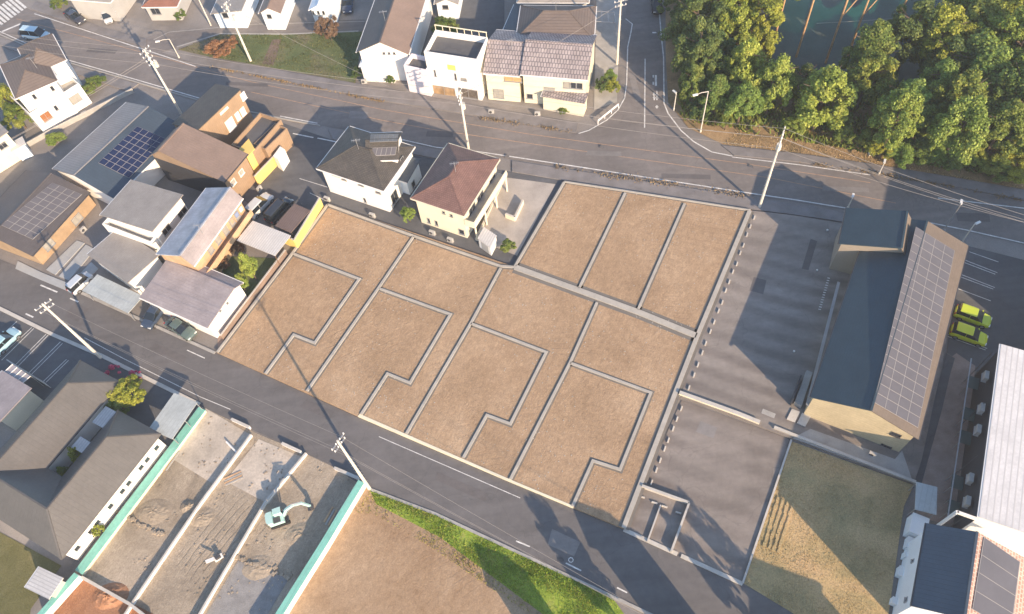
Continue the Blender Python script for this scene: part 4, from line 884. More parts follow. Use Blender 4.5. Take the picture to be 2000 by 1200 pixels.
# bicycle shelter / pergola right of it
z = 2.4; c = rect(P(290, 838, z), P(336, 858, z), P(382, 785, z), z)
t = thing('carport', 'long grey translucent sheet roof between courtyard house and building site', 'carport', (c[0].x, c[0].y, 0)); MB().slab([c], .08).build('roof', R_CARP, t)
for q in c+[(c[0]+c[3])/2, (c[1]+c[2])/2]: q2 = q+(sum(c, Vector())/4-q)*.05; MB().tube((q2.x, q2.y, 0), (q2.x, q2.y, z-.08), .05).build('post', STEEL, t)
# cottage at the left edge with mauve roof and greenhouse frames
h, b = simple('low cottage with mauve roof and white lit side wall at the left edge', (-60, 790), (2, 830), (72, 765), 2.8, 'shed', .5, CREAM, R_MAUVE)
t = thing('glass_lean_to', 'white framed glass lean-to roof on the cottage side at the left edge', 'lean-to', P(30, 760))
q = [P(-10, 745, 2.6), P(25, 712, 2.6), P(60, 735, 2.6), P(20, 772, 2.6)]; MB().slab([q], .05).build('glazing', plain('dull polycarbonate', (.35, .33, .34), .15, 1, .3), t)
for i in range(5): a = q[0]+(q[3]-q[0])*i/4; b_ = q[1]+(q[2]-q[1])*i/4; MB().bar(a+Vector((0, 0, .05)), b_+Vector((0, 0, .05)), .07, .07).build('rafter', WHITE, t)
for p in q: MB().tube((p.x, p.y, 0), (p.x, p.y, 2.5), .04).build('post', STEEL, t)
# shed bottom-left
simple('grey metal shed below the courtyard house at the bottom left', (48, 1148), (98, 1172), (130, 1132), 2.4, 'shed', .25, GREYW, R_CORR)
lowwall('fence', [(25, 712), (100, 758)], 1.2, .06, WHITE, 'white rail fence at the end of the parking bays', cat='fence')

# ------------------------------------------------------------------ building site walls
def panelwall(pts, h_, label, face, top, w=.5):
    W = PX(pts, 0); t = thing('site_wall', label, 'wall', W[0]); mb = MB(); cap = MB()
    for a, b_ in zip(W, W[1:]):
        mb.bar(a+Vector((0, 0, h_/2-.02)), b_+Vector((0, 0, h_/2-.02)), w, h_); cap.bar(a+Vector((0, 0, h_+.03)), b_+Vector((0, 0, h_+.03)), w+(.25 if w > .3 else .1), .09)
    mb.build('wall_face', face, t); cap.build('top_panel', top, t); return t
panelwall([(399, 803), (346, 875), (246, 1007), (160, 1121)], .6, 'long mint topped wall between courtyard house and building site', CREAM, MINT, .75)
panelwall([(712, 950), (640, 1070), (545, 1222), (520, 1262)], 1.5, 'long mint topped wall between building site and brown field', WHITE, MINT, .5)
panelwall([(493, 852), (395, 985), (268, 1172), (240, 1215)], .5, 'cream site wall, left one of the two dividing the building site', WHITE, CONCL, .1)
panelwall([(600, 888), (520, 985), (400, 1190), (380, 1225)], .5, 'cream site wall, right one of the two dividing the building site', WHITE, CONCL, .1)
panelwall([(163, 1128), (90, 1210)], 1.3, 'mint topped wall going down to the bottom edge beside the red earth', WHITE, MINT, .4)
panelwall([(165, 1130), (258, 1182), (300, 1215)], .6, 'pale green wall between site and red earth', WHITE, CONCL, .2)
panelwall([(455, 822), (490, 838)], .5, 'short street kerb wall of the middle site plot', WHITE, CONCL, .2)
panelwall([(553, 869), (590, 886)], .5, 'short street kerb wall of the right site plot', WHITE, CONCL, .2)
panelwall([(655, 917), (702, 937)], .5, 'short street kerb wall beside the pole at the site corner', WHITE, CONCL, .2)
# steel pipe and heaps
t = MB().tube(P(442, 863, .3), P(466, 888, .3), .1).build('steel_pipe', WHITE); tag(t, 'white pipe lying on the pale slab of the building site', 'pipe')
def heap(label, px, py, r, hgt, mat, name='earth_heap', cat='earth heap'):
    c = P(px, py, 0); mb = MB(); n = 18; rings = 6; V = []
    for i in range(rings+1):
        rr = r*i/rings
        V.append([c+Vector((rr*math.cos(6.2832*k/n), rr*math.sin(6.2832*k/n)*.7, hgt*max(0, (1-(i/rings)**1.5))*(1+random.uniform(-.25, .25))-.02)) for k in range(n)])
    for i in range(rings):
        for k in range(n): mb.poly([V[i][k], V[i+1][k], V[i+1][(k+1) % n], V[i][(k+1) % n]])
    return tag(mb.build(name, mat), label, cat)
heap('low brown earth heap in the left site plot', 300, 1000, 2.2, .22, SITE); heap('round dark earth heap with pale top beside the left site wall', 370, 990, 1.1, .4, SITE)
heap('heap of clods in the middle site plot', 395, 1010, 1.6, .22, SITE); heap('brown spoil heap below the excavator', 590, 1045, 2.0, .25, SITE); heap('long spoil heap in the right site plot', 505, 1110, 2.0, .2, SITE)
heap('red earth heap at the bottom left', 215, 1165, 2.0, .6, REDSOIL)
# strip footing trench edges
for pts_, lab in (([(225, 1000), (330, 1050)], 'a'), ([(270, 960), (205, 1060)], 'b'), ([(465, 1090), (575, 1128)], 'c')):
    W_ = PX(pts_, 0); mb = MB()
    for k in range(int((W_[1]-W_[0]).length/.35)):
        q = W_[0]+(W_[1]-W_[0]).normalized()*k*.35; M_ = Matrix.Translation(q) @ Matrix.Rotation(random.random()*3, 4, 'Z'); s = random.uniform(.25, .5); mb.box((random.gauss(0, .12), random.gauss(0, .12), .05), (s, s*.8, random.uniform(.1, .35)), M_)
    tag(mb.build('trench_spoil', SITE), 'ridge of dug soil clods along a foundation trench', 'soil', 'soil ridges', 'stuff')

mb = MB()
for k in range(700):
    u_, v_ = random.random(), random.random(); x_, y_ = 400*(1-u_)*(1-v_)+700*u_*(1-v_)+540*u_*v_+170*(1-u_)*v_, 800*(1-u_)*(1-v_)+945*u_*(1-v_)+1200*u_*v_+1110*(1-u_)*v_
    if math.sin(x_*.05)+math.sin(y_*.07+x_*.02) < random.uniform(-1, 1.5): continue
    q = P(x_, y_, .02); s_ = random.uniform(.06, .22); mb.box((0, 0, 0), (s_, s_*.8, s_*.5), Matrix.Translation(q) @ Matrix.Rotation(random.random()*6, 4, 'Z'))
tag(mb.build('rubble', SITE), 'scattered clods and rubble over the building site plots', 'rubble', None, 'stuff')
for i_, (x_, y_, l_, w_, rz_2, lb_) in enumerate([(330, 900, 2.4, .3, 60, 'timber boards lying at the top of the left site plot'), (455, 935, 2.0, .25, 20, 'short boards on the pale slab of the middle site plot'), (648, 1010, 1.8, .3, 60, 'boards lying against the mint topped wall by the brown field')]):
    t = thing('timber_stack', lb_, 'timber', P(x_, y_, .02), R(rz_2)); T_ = ROOT[t]
    for k in range(4): MB().box((random.uniform(-.1, .1), (k-1.5)*w_, .05), (l_, w_*.7, .07), T_).build('board', ORANGEW if k % 2 else CONC, t)
# excavator
def excavator():
    o = P(548, 1016, 0); rz = math.atan2((P(636, 985)-o).y, (P(636, 985)-o).x); t = thing('excavator', 'small mint green excavator with raised boom working in the right site plot', 'excavator', o, rz); T = ROOT[t] @ Matrix.Scale(.82, 4)
    W_ = lambda p: T @ Vector(p)
    def B(name, c, d, mat, par=None, rot=None):
        M_ = T @ (rot or Matrix.Identity(4)); return MB().box(c, d, M_).build(name, mat, par or t)
    for s in (-1, 1):
        mb = MB(); n = 14; prof = []
        for k in range(n):
            a = 6.2832*k/n; prof.append((1.0*math.copysign(1, math.cos(a))*min(1, abs(math.cos(a))*1)+math.cos(a)*.1, .28+.27*math.sin(a)))
        pr = [(-1.3, .3), (-1.15, .08), (-.9, .02), (.9, .02), (1.15, .08), (1.3, .3), (1.15, .5), (.9, .56), (-.9, .56), (-1.15, .5)]
        A = [W_((x, s*.75-.2, z)) for x, z in pr]; Bq = [W_((x, s*.75+.2, z)) for x, z in pr]; mb.poly(A); mb.poly(Bq[::-1])
        for k in range(len(pr)): mb.poly([A[k], Bq[k], Bq[(k+1) % len(pr)], A[(k+1) % len(pr)]])
        mb.build('track', RUBBER, t)
    B('undercarriage', (0, 0, .4), (1.4, 1.1, .3), DSTEEL)
    MG = plain('mint machine paint', (.42, .62, .58), .06, 1, .4)
    mb = MB(); pr = [(-1.35, -.5), (-1.15, -.85), (.75, -.85), (.75, .85), (-1.15, .85), (-1.35, .5)]
    mb.prism([W_((x, y, 0)) for x, y in pr], .62, 1.15); mb.build('upper_body', MG, t)
    mb = MB(); mb.prism([W_((x, y, 0)) for x, y in [(-1.4, -.5), (-1.2, -.8), (-.55, -.8), (-.55, .8), (-1.2, .8), (-1.4, .5)]], 1.15, 1.55); mb.build('counterweight', MG, t)
    B('cab', (.25, .42, 1.75), (1.05, .8, 1.2), MG); cb = B('cab_window', (.80, .42, 1.85), (.04, .66, .8), CGLASS); B('cab_window', (.25, .84, 1.9), (.8, .03, .7), CGLASS)
    B('engine_hood', (-.1, -.42, 1.35), (.9, .7, .4), DSTEEL)
    bp = [(.7, 0, 1.0), (1.5, 0, 2.6), (2.6, 0, 3.3), (3.7, 0, 3.0)]
    mb = MB()
    for a, b_, w1 in ((bp[0], bp[1], .32), (bp[1], bp[2], .34), (bp[2], bp[3], .28)): mb.bar(W_(a), W_(b_), .22, w1)
    mb.build('boom', MG, t)
    MB().bar(W_((3.6, 0, 3.2)), W_((4.3, 0, 1.2)), .18, .26).build('stick', MG, t)
    MB().tube(W_((1.0, .0, .9)), W_((2.0, 0, 2.6)), .07).build('hydraulic_ram', STEEL, t)
    MB().tube(W_((2.4, .0, 3.6)), W_((3.7, 0, 3.45)), .06).build('hydraulic_ram', STEEL, t)
    pr = [(4.2, 1.3), (4.65, 1.1), (4.6, .5), (4.1, .25), (3.8, .55), (4.0, .6), (4.3, .8)]; A = [W_((x, -.35, z)) for x, z in pr]; Bq = [W_((x, .35, z)) for x, z in pr]; mb = MB(); mb.poly(A); mb.poly(Bq[::-1])
    for k in range(len(pr)): mb.poly([A[k], Bq[k], Bq[(k+1) % len(pr)], A[(k+1) % len(pr)]])
    mb.build('bucket', DSTEEL, t)
excavator()
# plate compactor in middle plot
o = P(428, 1090, 0); t = thing('plate_compactor', 'small pale compactor machine in the middle site plot', 'machine', o, R(30)); T = ROOT[t]
MB().box((0, 0, .12), (.9, .5, .18), T).build('base_plate', WHITE, t); MB().box((0, 0, .42), (.5, .4, .4), T).build('engine', DSTEEL, t); MB().bar(T @ Vector((-.3, 0, .5)), T @ Vector((-1.1, 0, 1.0)), .4, .05).build('handle', WHITE, t)

# ------------------------------------------------------------------ vehicles
def car(kind, color, rough=.25):
    """built at the origin, nose towards +x"""
    d = {'kei': (3.4, 1.5, 1.6), 'hatch': (3.9, 1.7, 1.5), 'sedan': (4.4, 1.7, 1.45), 'van': (4.6, 1.75, 1.85), 'suv': (4.5, 1.8, 1.65)}[kind]; Lc, Wc, Hc = d
    P_ = bpy.data.materials.new('car paint'); P_.use_nodes = True; bs = P_.node_tree.nodes['Principled BSDF']; bs.inputs['Base Color'].default_value = color+(1,); bs.inputs['Roughness'].default_value = rough; bs.inputs['Coat Weight'].default_value = .5
    h_ = Lc/2
    hood = {'kei': .80, 'hatch': .62, 'sedan': .60, 'van': .85, 'suv': .62}[kind]
    # stations: x, half width, z of shoulder ; body lower shell
    st = [(-h_, .80, .78), (-h_+.12, .94, .92), (-h_+.7, 1.0, .95), (0, 1.0, .93), (h_-1.0, .99, .90), (h_-.35, .93, .80), (h_-.08, .82, .66), (h_, .70, .55)]
    if kind == 'sedan': st[0] = (-h_, .8, .70); st[1] = (-h_+.12, .93, .84); st[2] = (-h_+.6, .98, .9)
    mb = MB(); rings = []
    for x, kw, zs in st:
        y = Wc/2*kw; rings.append([Vector((x, -y*.92, .25)), Vector((x, -y, .45)), Vector((x, -y, zs*.8)), Vector((x, -y*.93, zs)), Vector((x, -y*.5, zs+.03)), Vector((x, 0, zs+.04)), Vector((x, y*.5, zs+.03)), Vector((x, y*.93, zs)), Vector((x, y, zs*.8)), Vector((x, y, .45)), Vector((x, y*.92, .25))])
    for A, B_ in zip(rings, rings[1:]):
        for k in range(10): mb.poly([A[k], A[k+1], B_[k+1], B_[k]][::-1], True)
        mb.poly([A[0], B_[0], B_[10], A[10]], False)
    mb.poly(rings[0][::1]); mb.poly(rings[-1][::-1])
    # roof panel
    xr0, xr1 = {'kei': (-h_+.25, h_-1.15), 'hatch': (-h_+.35, h_-1.75), 'sedan': (-h_+1.25, h_-2.0), 'van': (-h_+.25, h_-1.45), 'suv': (-h_+.45, h_-1.9)}[kind]
    bx0, bx1 = {'kei': (-h_+.06, h_-.62), 'hatch': (-h_+.08, h_-.95), 'sedan': (-h_+.55, h_-1.2), 'van': (-h_+.06, h_-.75), 'suv': (-h_+.1, h_-1.05)}[kind]
    yt, yb = Wc/2*.76, Wc/2*.9; zb = .90
    rt = MB(); rr = [(xr0, -yt*.96), (xr0+.15, -yt), (xr1-.15, -yt), (xr1, -yt*.94), (xr1, yt*.94), (xr1-.15, yt), (xr0+.15, yt), (xr0, yt*.96)]
    top = [Vector((x*.97, y*.8, Hc)) for x, y in rr]; lowr = [Vector((x, y, Hc-.06)) for x, y in rr]; rt.poly(top)
    for k in range(8): rt.poly([lowr[k], lowr[(k+1) % 8], top[(k+1) % 8], top[k]], True)
    body = thing(kind_name[kind], None, 'car', (0, 0, 0)); bodyo = mb.build('body', P_, body, False); rt.build('roof_panel', P_, body)
    def quad(name, pts_, mat): q = MB(); q.poly(pts_); q.build(name, mat, body)
    zr = Hc-.065
    quad('windscreen', [Vector((bx1, -yb, zb)), Vector((bx1, yb, zb)), Vector((xr1, yt*.94, zr)), Vector((xr1, -yt*.94, zr))], CGLASS)
    quad('rear_window', [Vector((bx0, yb, zb)), Vector((bx0, -yb, zb)), Vector((xr0, -yt*.96, zr)), Vector((xr0, yt*.96, zr))], CGLASS)
    for s in (-1, 1):
        q = MB(); pp = [Vector((bx0, s*yb, zb)), Vector((bx1, s*yb, zb)), Vector((xr1, s*yt*.94, zr)), Vector((xr1-.15, s*yt, zr)), Vector((xr0+.15, s*yt, zr)), Vector((xr0, s*yt*.96, zr))]
        q.poly(pp if s < 0 else pp[::-1]); q.build('side_window', CGLASS, body)
        xm = (bx0+bx1)/2; MB().bar(Vector((xm, s*yb*1.005, zb)), Vector((xm, s*yt*1.01, zr)), .03, .09).build('pillar', P_, body)
        MB().box((bx1-.25, s*(Wc/2+.06), .98), (.14, .16, .12)).build('mirror', P_, body)
        MB().box((h_-.10, s*Wc*.31, .62), (.16, .34, .14)).build('headlight', LAMP, body)
        MB().box((-h_+.02, s*Wc*.36, .76), (.08, .2, .22)).build('taillight', RED, body)
        for x in (-h_+.72, h_-.72):
            wq = MB().tube((x, s*(Wc/2-.2), .3), (x, s*(Wc/2+.005), .3), .3, n=16).build('wheel', RUBBER, body); MB().tube((x, s*(Wc/2+.004), .3), (x, s*(Wc/2+.02), .3), .19, n=12).build('rim', RIM, wq)
    MB().box((h_-.02, 0, .40), (.06, Wc*.5, .14)).build('grille', DSTEEL, body)
    return body
kind_name = {'kei': 'parked_car', 'hatch': 'parked_car', 'sedan': 'parked_car', 'van': 'parked_car', 'suv': 'parked_car'}
CARS = [('hatch', (.50, .60, .04), (1868, 606), (1934, 630), .0, 'pale lime green hatchback, upper one of the two beside the hall'),
        ('hatch', (.60, .64, .02), (1859, 642), (1927, 666), .0, 'bright yellow green hatchback, lower one of the two beside the hall'),
        ('hatch', (.35, .55, .62), (-12, 688), (32, 645), .0, 'light blue car in the parking bays at the left edge'),
        ('hatch', (.04, .06, .10), (312, 600), (290, 632), .0, 'dark blue small car under the mauve roof, left of the olive one'),
        ('sedan', (.10, .14, .13), (332, 628), (374, 655), .0, 'olive grey sedan parked by the street below the mauve roof'),
        ('suv', (.62, .62, .60), (490, 418), (522, 385), .0, 'white car with dark windows parked beside the brown clad house'),
        ('van', (.035, .04, .05), (530, 428), (561, 394), .0, 'black van parked left of the brown carport roof'),
        ('van', (.45, .60, .68), (52, 66), (88, 70), .0, 'pale blue van driving on the main road at the top left'),
        ('kei', (.55, .55, .56), (207, 22), (212, 42), .0, 'silver car parked at the top left among the houses'),
        ('sedan', (.03, .05, .10), (680, -8), (678, 24), .0, 'dark blue car parked left of the white gabled house'),
        ('sedan', (.015, .017, .02), (1281, -12), (1285, 28), .0, 'black car on the side road beside the trees at the top'),
        ('kei', (.5, .55, .6), (143, 566), (170, 540), .0, 'small silver car at the grey driveway by the street'),
        ('sedan', (.05, .05, .06), (140, 30), (153, 38), .0, 'tiny dark car near the top left verge')]
for kd, colr, rear, nose, zz, lab in CARS:
    c_ = car(kd, colr); a, b_ = P(*rear, .6), P(*nose, .6); m_ = (a+b_)/2; c_.location = (m_.x, m_.y, .0 if 'hall' in lab else 0.02); c_.rotation_euler.z = math.atan2(b_.y-a.y, b_.x-a.x); c_['label'] = lab; c_['category'] = 'car'

# ------------------------------------------------------------------ poles and wires
def line(a, b, r=.05): return MB().tube(a, b, r, n=5)
TOPS = {}
def pole(key, base, H, label, arms=3, trans=True, lampd=None, az=R(58), lean=(0, 0), rust=False, r=.2):
    o = P(*base, 0); t = thing('utility_pole', label, 'utility pole', o); up_ = Vector((lean[0], lean[1], 1)).normalized()
    TP = o+up_*H; TOPS[key] = (o, up_, H); MB().tube(o, TP, r, r*.55, 12).build('shaft', RUST if rust else POLE, t)
    d = Vector((math.cos(az), math.sin(az), 0))
    for k in range(arms):
        q = o+up_*(H-.25-k*.75); w_ = (1.0, .85, .7, .6)[k % 4]; am = MB().bar(q-d*w_, q+d*w_, .1, .1).build('crossarm', STEEL, t)
        for s in (-.9, -.3, .3, .9): MB().tube(q+d*w_*s+Vector((0, 0, .05)), q+d*w_*s+Vector((0, 0, .27)), .07, .045, 8).build('insulator', WHITE, am)
    if trans:
        q = o+up_*(H-3.4)+d*.5; MB().tube(q, q+Vector((0, 0, .9)), .3, .3, 14).build('transformer', POLE, t)
    for k in range(8): q = o+up_*(2.5+k*.9); MB().bar(q-Vector((.32, 0, 0)), q+Vector((.32, 0, 0)), .025, .025).build('step_bolt', STEEL, t)
    return t
pole('A', (197, 699), 12.4, 'tall utility pole by the parking bays at the left', 2, False, az=R(40), lean=(0, 0))
pole('B', (722, 955), 13.6, 'tall utility pole at the corner of the building site and green strip', 2, False, az=R(55))
pole('C', (1483, 405), 13.6, 'utility pole at the corner of the upper lots and upper parking', 3, True, az=R(62))
pole('D', (915, 290), 10.5, 'white utility pole in front of the cream house', 3, True, az=R(70))
pole('E', (490, 120), 10.8, 'utility pole on the grass triangle', 2, True, az=R(60))
pole('G', (1205, 125), 11.2, 'utility pole beside the side road junction', 2, False, az=R(10))
pole('H', (356, 226), 12.4, 'utility pole with many crossarms above the navy solar roof', 4, True, az=R(60))
0 and pole('I', (617, 330+52), 10.0, 'brown utility pole between brown clad house and the lots', 2, False, rust=True, az=R(60), r=.13)
pole('K', (412, 50), 9.5, 'pale utility pole at the top edge near the side road', 1, False, az=R(60), r=.12)
def tp(key, f=1.0, dx=0.0, az=R(58)):
    o, u_, H = TOPS[key]; return o+u_*(H*f)+Vector((math.cos(az)*dx, math.sin(az)*dx, 0))
def wire(a, b, label, sag=.5, r=.018):
    n = 14; mb = MB(); pr = a
    for k in range(1, n+1):
        s = k/n; q = a.lerp(b, s)-Vector((0, 0, sag*4*s*(1-s))); mb.tube(pr, q, r, n=4, caps=False); pr = q
    return tag(mb.build('power_line', plain('cable', (.32, .29, .26), .05, 1, .5)), label, 'power line', 'power lines strung between the poles')
FAR1 = P(2250, 300, 10); FARL = P(-150, 40, 11)
for f, dx in ((.985, -.8), (.985, .8), (.93, 0), (.80, 0)):
    wire(tp('D', f, dx), tp('C', f, dx), 'power line between the two poles above the upper lots'); wire(tp('C', f, dx), P(2150, 470, 11*f)+Vector((dx, 0, 0)), 'power line running right from the pole by the upper parking', .8)
for f, dx in ((.98, -.7), (.98, .7), (.8, 0)):
    wire(tp('H', f, dx), tp('D', f, dx), 'power line between the many-armed pole and the white pole', .8); wire(FARL+Vector((dx, 0, 11*(f-1))), tp('H', f, dx), 'power line reaching the many-armed pole from the top left', .8)
for f, dx in ((.9, -.2), (.86, .2)): wire(tp('H', f, dx), P(-120, 345, 8), 'power line from the many-armed pole down towards the left edge', .5)
for f, dx in ((.97, -.6), (.97, .6), (.7, 0)):
    wire(tp('A', f, dx), tp('B', f, dx), 'power line along the lower street', .7, .014); wire(tp('B', f, dx), P(1500, 1330, 9*f), 'power line from the site corner pole towards the lower right', .7, .014)
wire(tp('E', .95), tp('K', .95), 'power line from the grass triangle pole to the top edge'); wire(tp('E', .95), P(760, 170, 5), 'service line from the grass triangle pole to the white gabled house', .3)
wire(tp('G', .95), tp('D', .95), 'power line from the junction pole to the white pole', .6); wire(tp('G', .95), P(1215, -300, 10), 'power line from the junction pole past the top edge', .6)
# street lamps
def lamp(base, H, label, az, arm=1.4, mat=None):
    o = P(*base, 0); t = thing('street_lamp', label, 'street lamp', o); T_ = o+Vector((0, 0, H)); d = Vector((math.cos(az), math.sin(az), 0)); m_ = mat or POLE
    MB().tube(o, T_, .09, .06, 10).build('post', m_, t); MB().tube(o, o+Vector((0, 0, .4)), .14, .14, 10).build('base', m_, t); MB().tube(T_, T_+d*arm*.6+Vector((0, 0, .12)), .05).tube(T_+d*arm*.6+Vector((0, 0, .12)), T_+d*arm, .05).build('arm', m_, t); MB().box((0, 0, 0), (.7, .28, .14), Matrix.Translation(T_+d*(arm+.25)) @ Matrix.Rotation(az, 4, 'Z')).build('lamp_head', LAMP, t)
lamp((1368, 258), 7.4, 'grey street lamp with bent arm beside the wooded bank', R(190), 1.6)
lamp((350, 113), 3.6, 'white street lamp with long arm where the side road branches off', R(185), 1.6)
lamp((1842, 452), 5.2, 'slim street lamp above the right end of the hall', R(60), .2, STEEL)
lamp((1875, 478), 4.0, 'short pole lamp beside the hall solar roof', R(20), .3)
lamp((1655, 408), 2.0, 'short lamp post above the hall dark roof', R(60), .3)
lamp((1716, 341), 2.2, 'short white post below the wooded bank', R(60), .1)
lamp((1316, 215), 3.2, 'grey sign post on the kerb right of the junction', R(120), .1)
# guard rail at corner
t = thing('guard_rail', 'white guard rail on the junction corner', 'guard rail', P(1168, 238)); MB().bar(P(1168, 236, .7), P(1208, 204, .7), .08, .3).build('rail', WHITE, t)
for s in (0, .33, .66, 1): q = P(1168+40*s, 236-32*s, .7); MB().tube((q.x, q.y, 0), q, .06).build('post', WHITE, t)
# manholes and drains
mh = None
for x, y, lb in ((990, 307, 'iron manhole cover on the main road above the upper lots, left one'), (1466, 327, 'iron manhole cover on the main road near the upper parking'), (1095, 1096, 'small iron cover on the lower street'), (1175, 289, 'square iron cover on the main road below the junction')):
    q = MB().tube(P(x, y, .002), P(x, y, .012), .35, n=20).build('manhole_cover', DSTEEL); tag(q, lb, 'manhole cover')
# lamp bollards on upper parking
for i, (x, y, lb) in enumerate(((1615, 452, 'white ground light at the top of the upper parking'), (1595, 530, 'white ground light near the hall grey wing'), (1550, 688, 'white ground light in the shaded parking'))):
    o = P(x, y, H0); t = thing('ground_light', lb, 'light', o); MB().tube(o, o+Vector((0, 0, .25)), .1).build('base', STEEL, t); MB().tube(o+Vector((0, 0, .25)), o+Vector((0, 0, .32)), .13, .1).build('cap', WHITE, t)
# AC units and canopies along the apartment balcony
a_, b_, n_, dd, L_ = APT; acp = None
for i, (x, y, lb) in enumerate(((1925, 735, 'grey air conditioner unit nearest the car park on the balcony side'), (1917, 798, 'second air conditioner unit from the car park on the balcony side'), (1910, 840, 'third air conditioner unit from the car park on the balcony side'), (1895, 935, 'fourth air conditioner unit from the car park on the balcony side'), (1889, 980, 'air conditioner unit nearest the salmon roofed house'))):
    q = hitplane(x, y, a_+n_*.6, n_); rz = math.atan2(dd.y, dd.x)
    if acp is None:
        acp = thing('air_conditioner', lb, 'air conditioner', q, rz, 'air conditioners on the balcony side'); T = ROOT[acp]; MB().box((0, 0, 0), (.95, .4, .75), T).build('casing', CONC, acp); MB().tube(T @ Vector((-.15, .2, 0)), T @ Vector((-.15, .23, 0)), .28, n=16).build('fan_grille', DSTEEL, acp); MB().box((0, 0, -.42), (1.1, .5, .06), T).build('bracket', STEEL, acp)
    else: dup(acp, q, rz, 1, lb)
cnp = None
for i, (x, y, lb) in enumerate(((1901, 748, 'dark green sheet canopy nearest the car park on the terrace'), (1893, 810, 'dark green sheet canopy second from the car park'), (1886, 855, 'dark green sheet canopy third from the car park'), (1870, 942, 'dark green sheet canopy fourth from the car park'), (1863, 992, 'dark green sheet canopy nearest the salmon roofed house'))):
    o = P(x, y, 1.9); o.z = 0; rz = math.atan2(dd.y, dd.x)
    if cnp is None:
        cnp = thing('entrance_canopy', lb, 'canopy', o, rz, 'canopies on the terrace'); T = ROOT[cnp]; MB().box((0, 0, 1.9), (1.5, 1.1, .05), T).build('sheet', glassy('dark sheet', (.07, .10, .09), .3), cnp)
        for sx in (-.7, .7): MB().tube(T @ Vector((sx, -.5, 0)), T @ Vector((sx, -.5, 1.9)), .03).build('post', STEEL, cnp)
    else: dup(cnp, o, rz, 1, lb)
z = 2.3; c = rect(P(1787, 995, z), P(1829, 1006, z), P(1836, 953, z), z); t = thing('carport', 'pale sheet carport at the bottom of the terrace', 'carport', (c[0].x, c[0].y, 0)); MB().slab([c], .08).build('roof', R_CARP, t)
for q in c: q2 = q+(sum(c, Vector())/4-q)*.08; MB().tube((q2.x, q2.y, 0), (q2.x, q2.y, z-.08), .05).build('post', STEEL, t)
def tank(label, px, py, d, rz=R(58)):
    o = P(px, py, 0); t = thing('storage_box', label, 'storage box', o, rz); T = ROOT[t]; MB().box((0, 0, d[2]/2), d, T).build('casing', WHITEB, t); MB().box((0, 0, d[2]+.03), (d[0]+.08, d[1]+.08, .06), T).build('lid', WHITE, t); MB().box((d[0]*.1, -d[1]/2-.015, d[2]*.5), (d[0]*.6, .03, d[2]*.8), T).build('door', GREYW, t)
tank('big white storage box at the corner of the dry field and terrace', 1782, 1036, (2.0, 1.5, 1.8)); tank('white hot water unit below the big white storage box', 1772, 1066, (1.1, .7, 1.0)); tank('white upright unit beside the pale blue wall', 1766, 1090, (.6, .6, 1.2)); tank('white rounded unit midway along the pale blue wall', 1757, 1122, (.9, .8, 1.0)); tank('small white unit near the bottom edge by the pale blue wall', 1743, 1178, (.6, .6, .9))
# bicycle beside green car
def bicycle(label, px, py, rz, col_):
    o = P(px, py, 0); t = thing('bicycle', label, 'bicycle', o, rz); T = ROOT[t]; W_ = lambda *p: T @ Vector(p)
    for x in (-.5, .5):
        mb = MB(); n = 16
        for k in range(n): a0, a1 = 6.2832*k/n, 6.2832*(k+1)/n; mb.tube(W_(x+.33*math.cos(a0), 0, .35+.33*math.sin(a0)), W_(x+.33*math.cos(a1), 0, .35+.33*math.sin(a1)), .025, n=5)
        mb.build('wheel', RUBBER, t)
    MB().tube(W_(-.5, 0, .35), W_(-.15, 0, .8), .025).tube(W_(-.15, 0, .8), W_(.38, 0, .85), .025).tube(W_(.38, 0, .85), W_(.5, 0, .35), .025).tube(W_(-.15, 0, .8), W_(-.05, 0, .35), .025).tube(W_(-.5, 0, .35), W_(-.05, 0, .35), .025).tube(W_(-.05, 0, .35), W_(.38, 0, .75), .025).build('frame', col_, t)
    MB().box((-.18, 0, .93), (.26, .14, .07), T).build('saddle', RUBBER, t); MB().tube(W_(.35, -.28, 1.0), W_(.35, .28, 1.0), .02).build('handlebar', STEEL, t)
bicycle('white bicycle parked between the hall wall and the lime green cars', 1852, 608, R(60), WHITE)
bicycle('dark bicycle at the top left corner of the grass verge', 146, 34, R(10), DSTEEL)
# bridge-like net frame top right
NETP = [((1508, 92), 14), ((1555, 112), 14), ((1612, 124), 14), ((1655, 110), 13), ((1745, 60), 14)]; prev = None
for i, (bp_, Hh) in enumerate(NETP):
    o = P(*bp_, 0); t = thing('net_pole', ['rusty net pole nearest the road side trees', 'rusty net pole second from the left of the playing field', 'rusty net pole with beams in the middle of the field edge', 'rusty net pole with crossed braces', 'rusty net pole farthest right on the field'][i], 'pole', o, 0, None)
    MB().tube(o, o+Vector((0, 0, Hh)), .16, .13, 10).build('shaft', RUST, t)
    MB().bar(o+Vector((-1.6, .3, Hh-3)), o+Vector((1.6, -.3, Hh-3)), .12, .12).build('cross_beam', RUST, t)
    if i in (2, 3): MB().tube(o+Vector((0, 0, Hh-6)), o+Vector((4, 1, Hh)), .08).tube(o+Vector((0, 0, Hh-.5)), o+Vector((3, 2, Hh-4.5)), .07).build('brace', RUST, t)
def netmat():
    m_, t_, b_ = nm('teal net'); b_.inputs['Base Color'].default_value = (.02, .35, .27, 1); tr = N(t_, 'ShaderNodeBsdfTransparent'); ms = N(t_, 'ShaderNodeMixShader'); ms.inputs[0].default_value = .10
    t_.links.new(tr.outputs[0], ms.inputs[1]); t_.links.new(b_.outputs[0], ms.inputs[2]); t_.links.new(ms.outputs[0], t_.nodes['Material Output'].inputs[0]); return m_
NM = netmat(); bps = [P(*b_) for b_, _ in NETP]+[P(1900, -10)]
mb = MB()
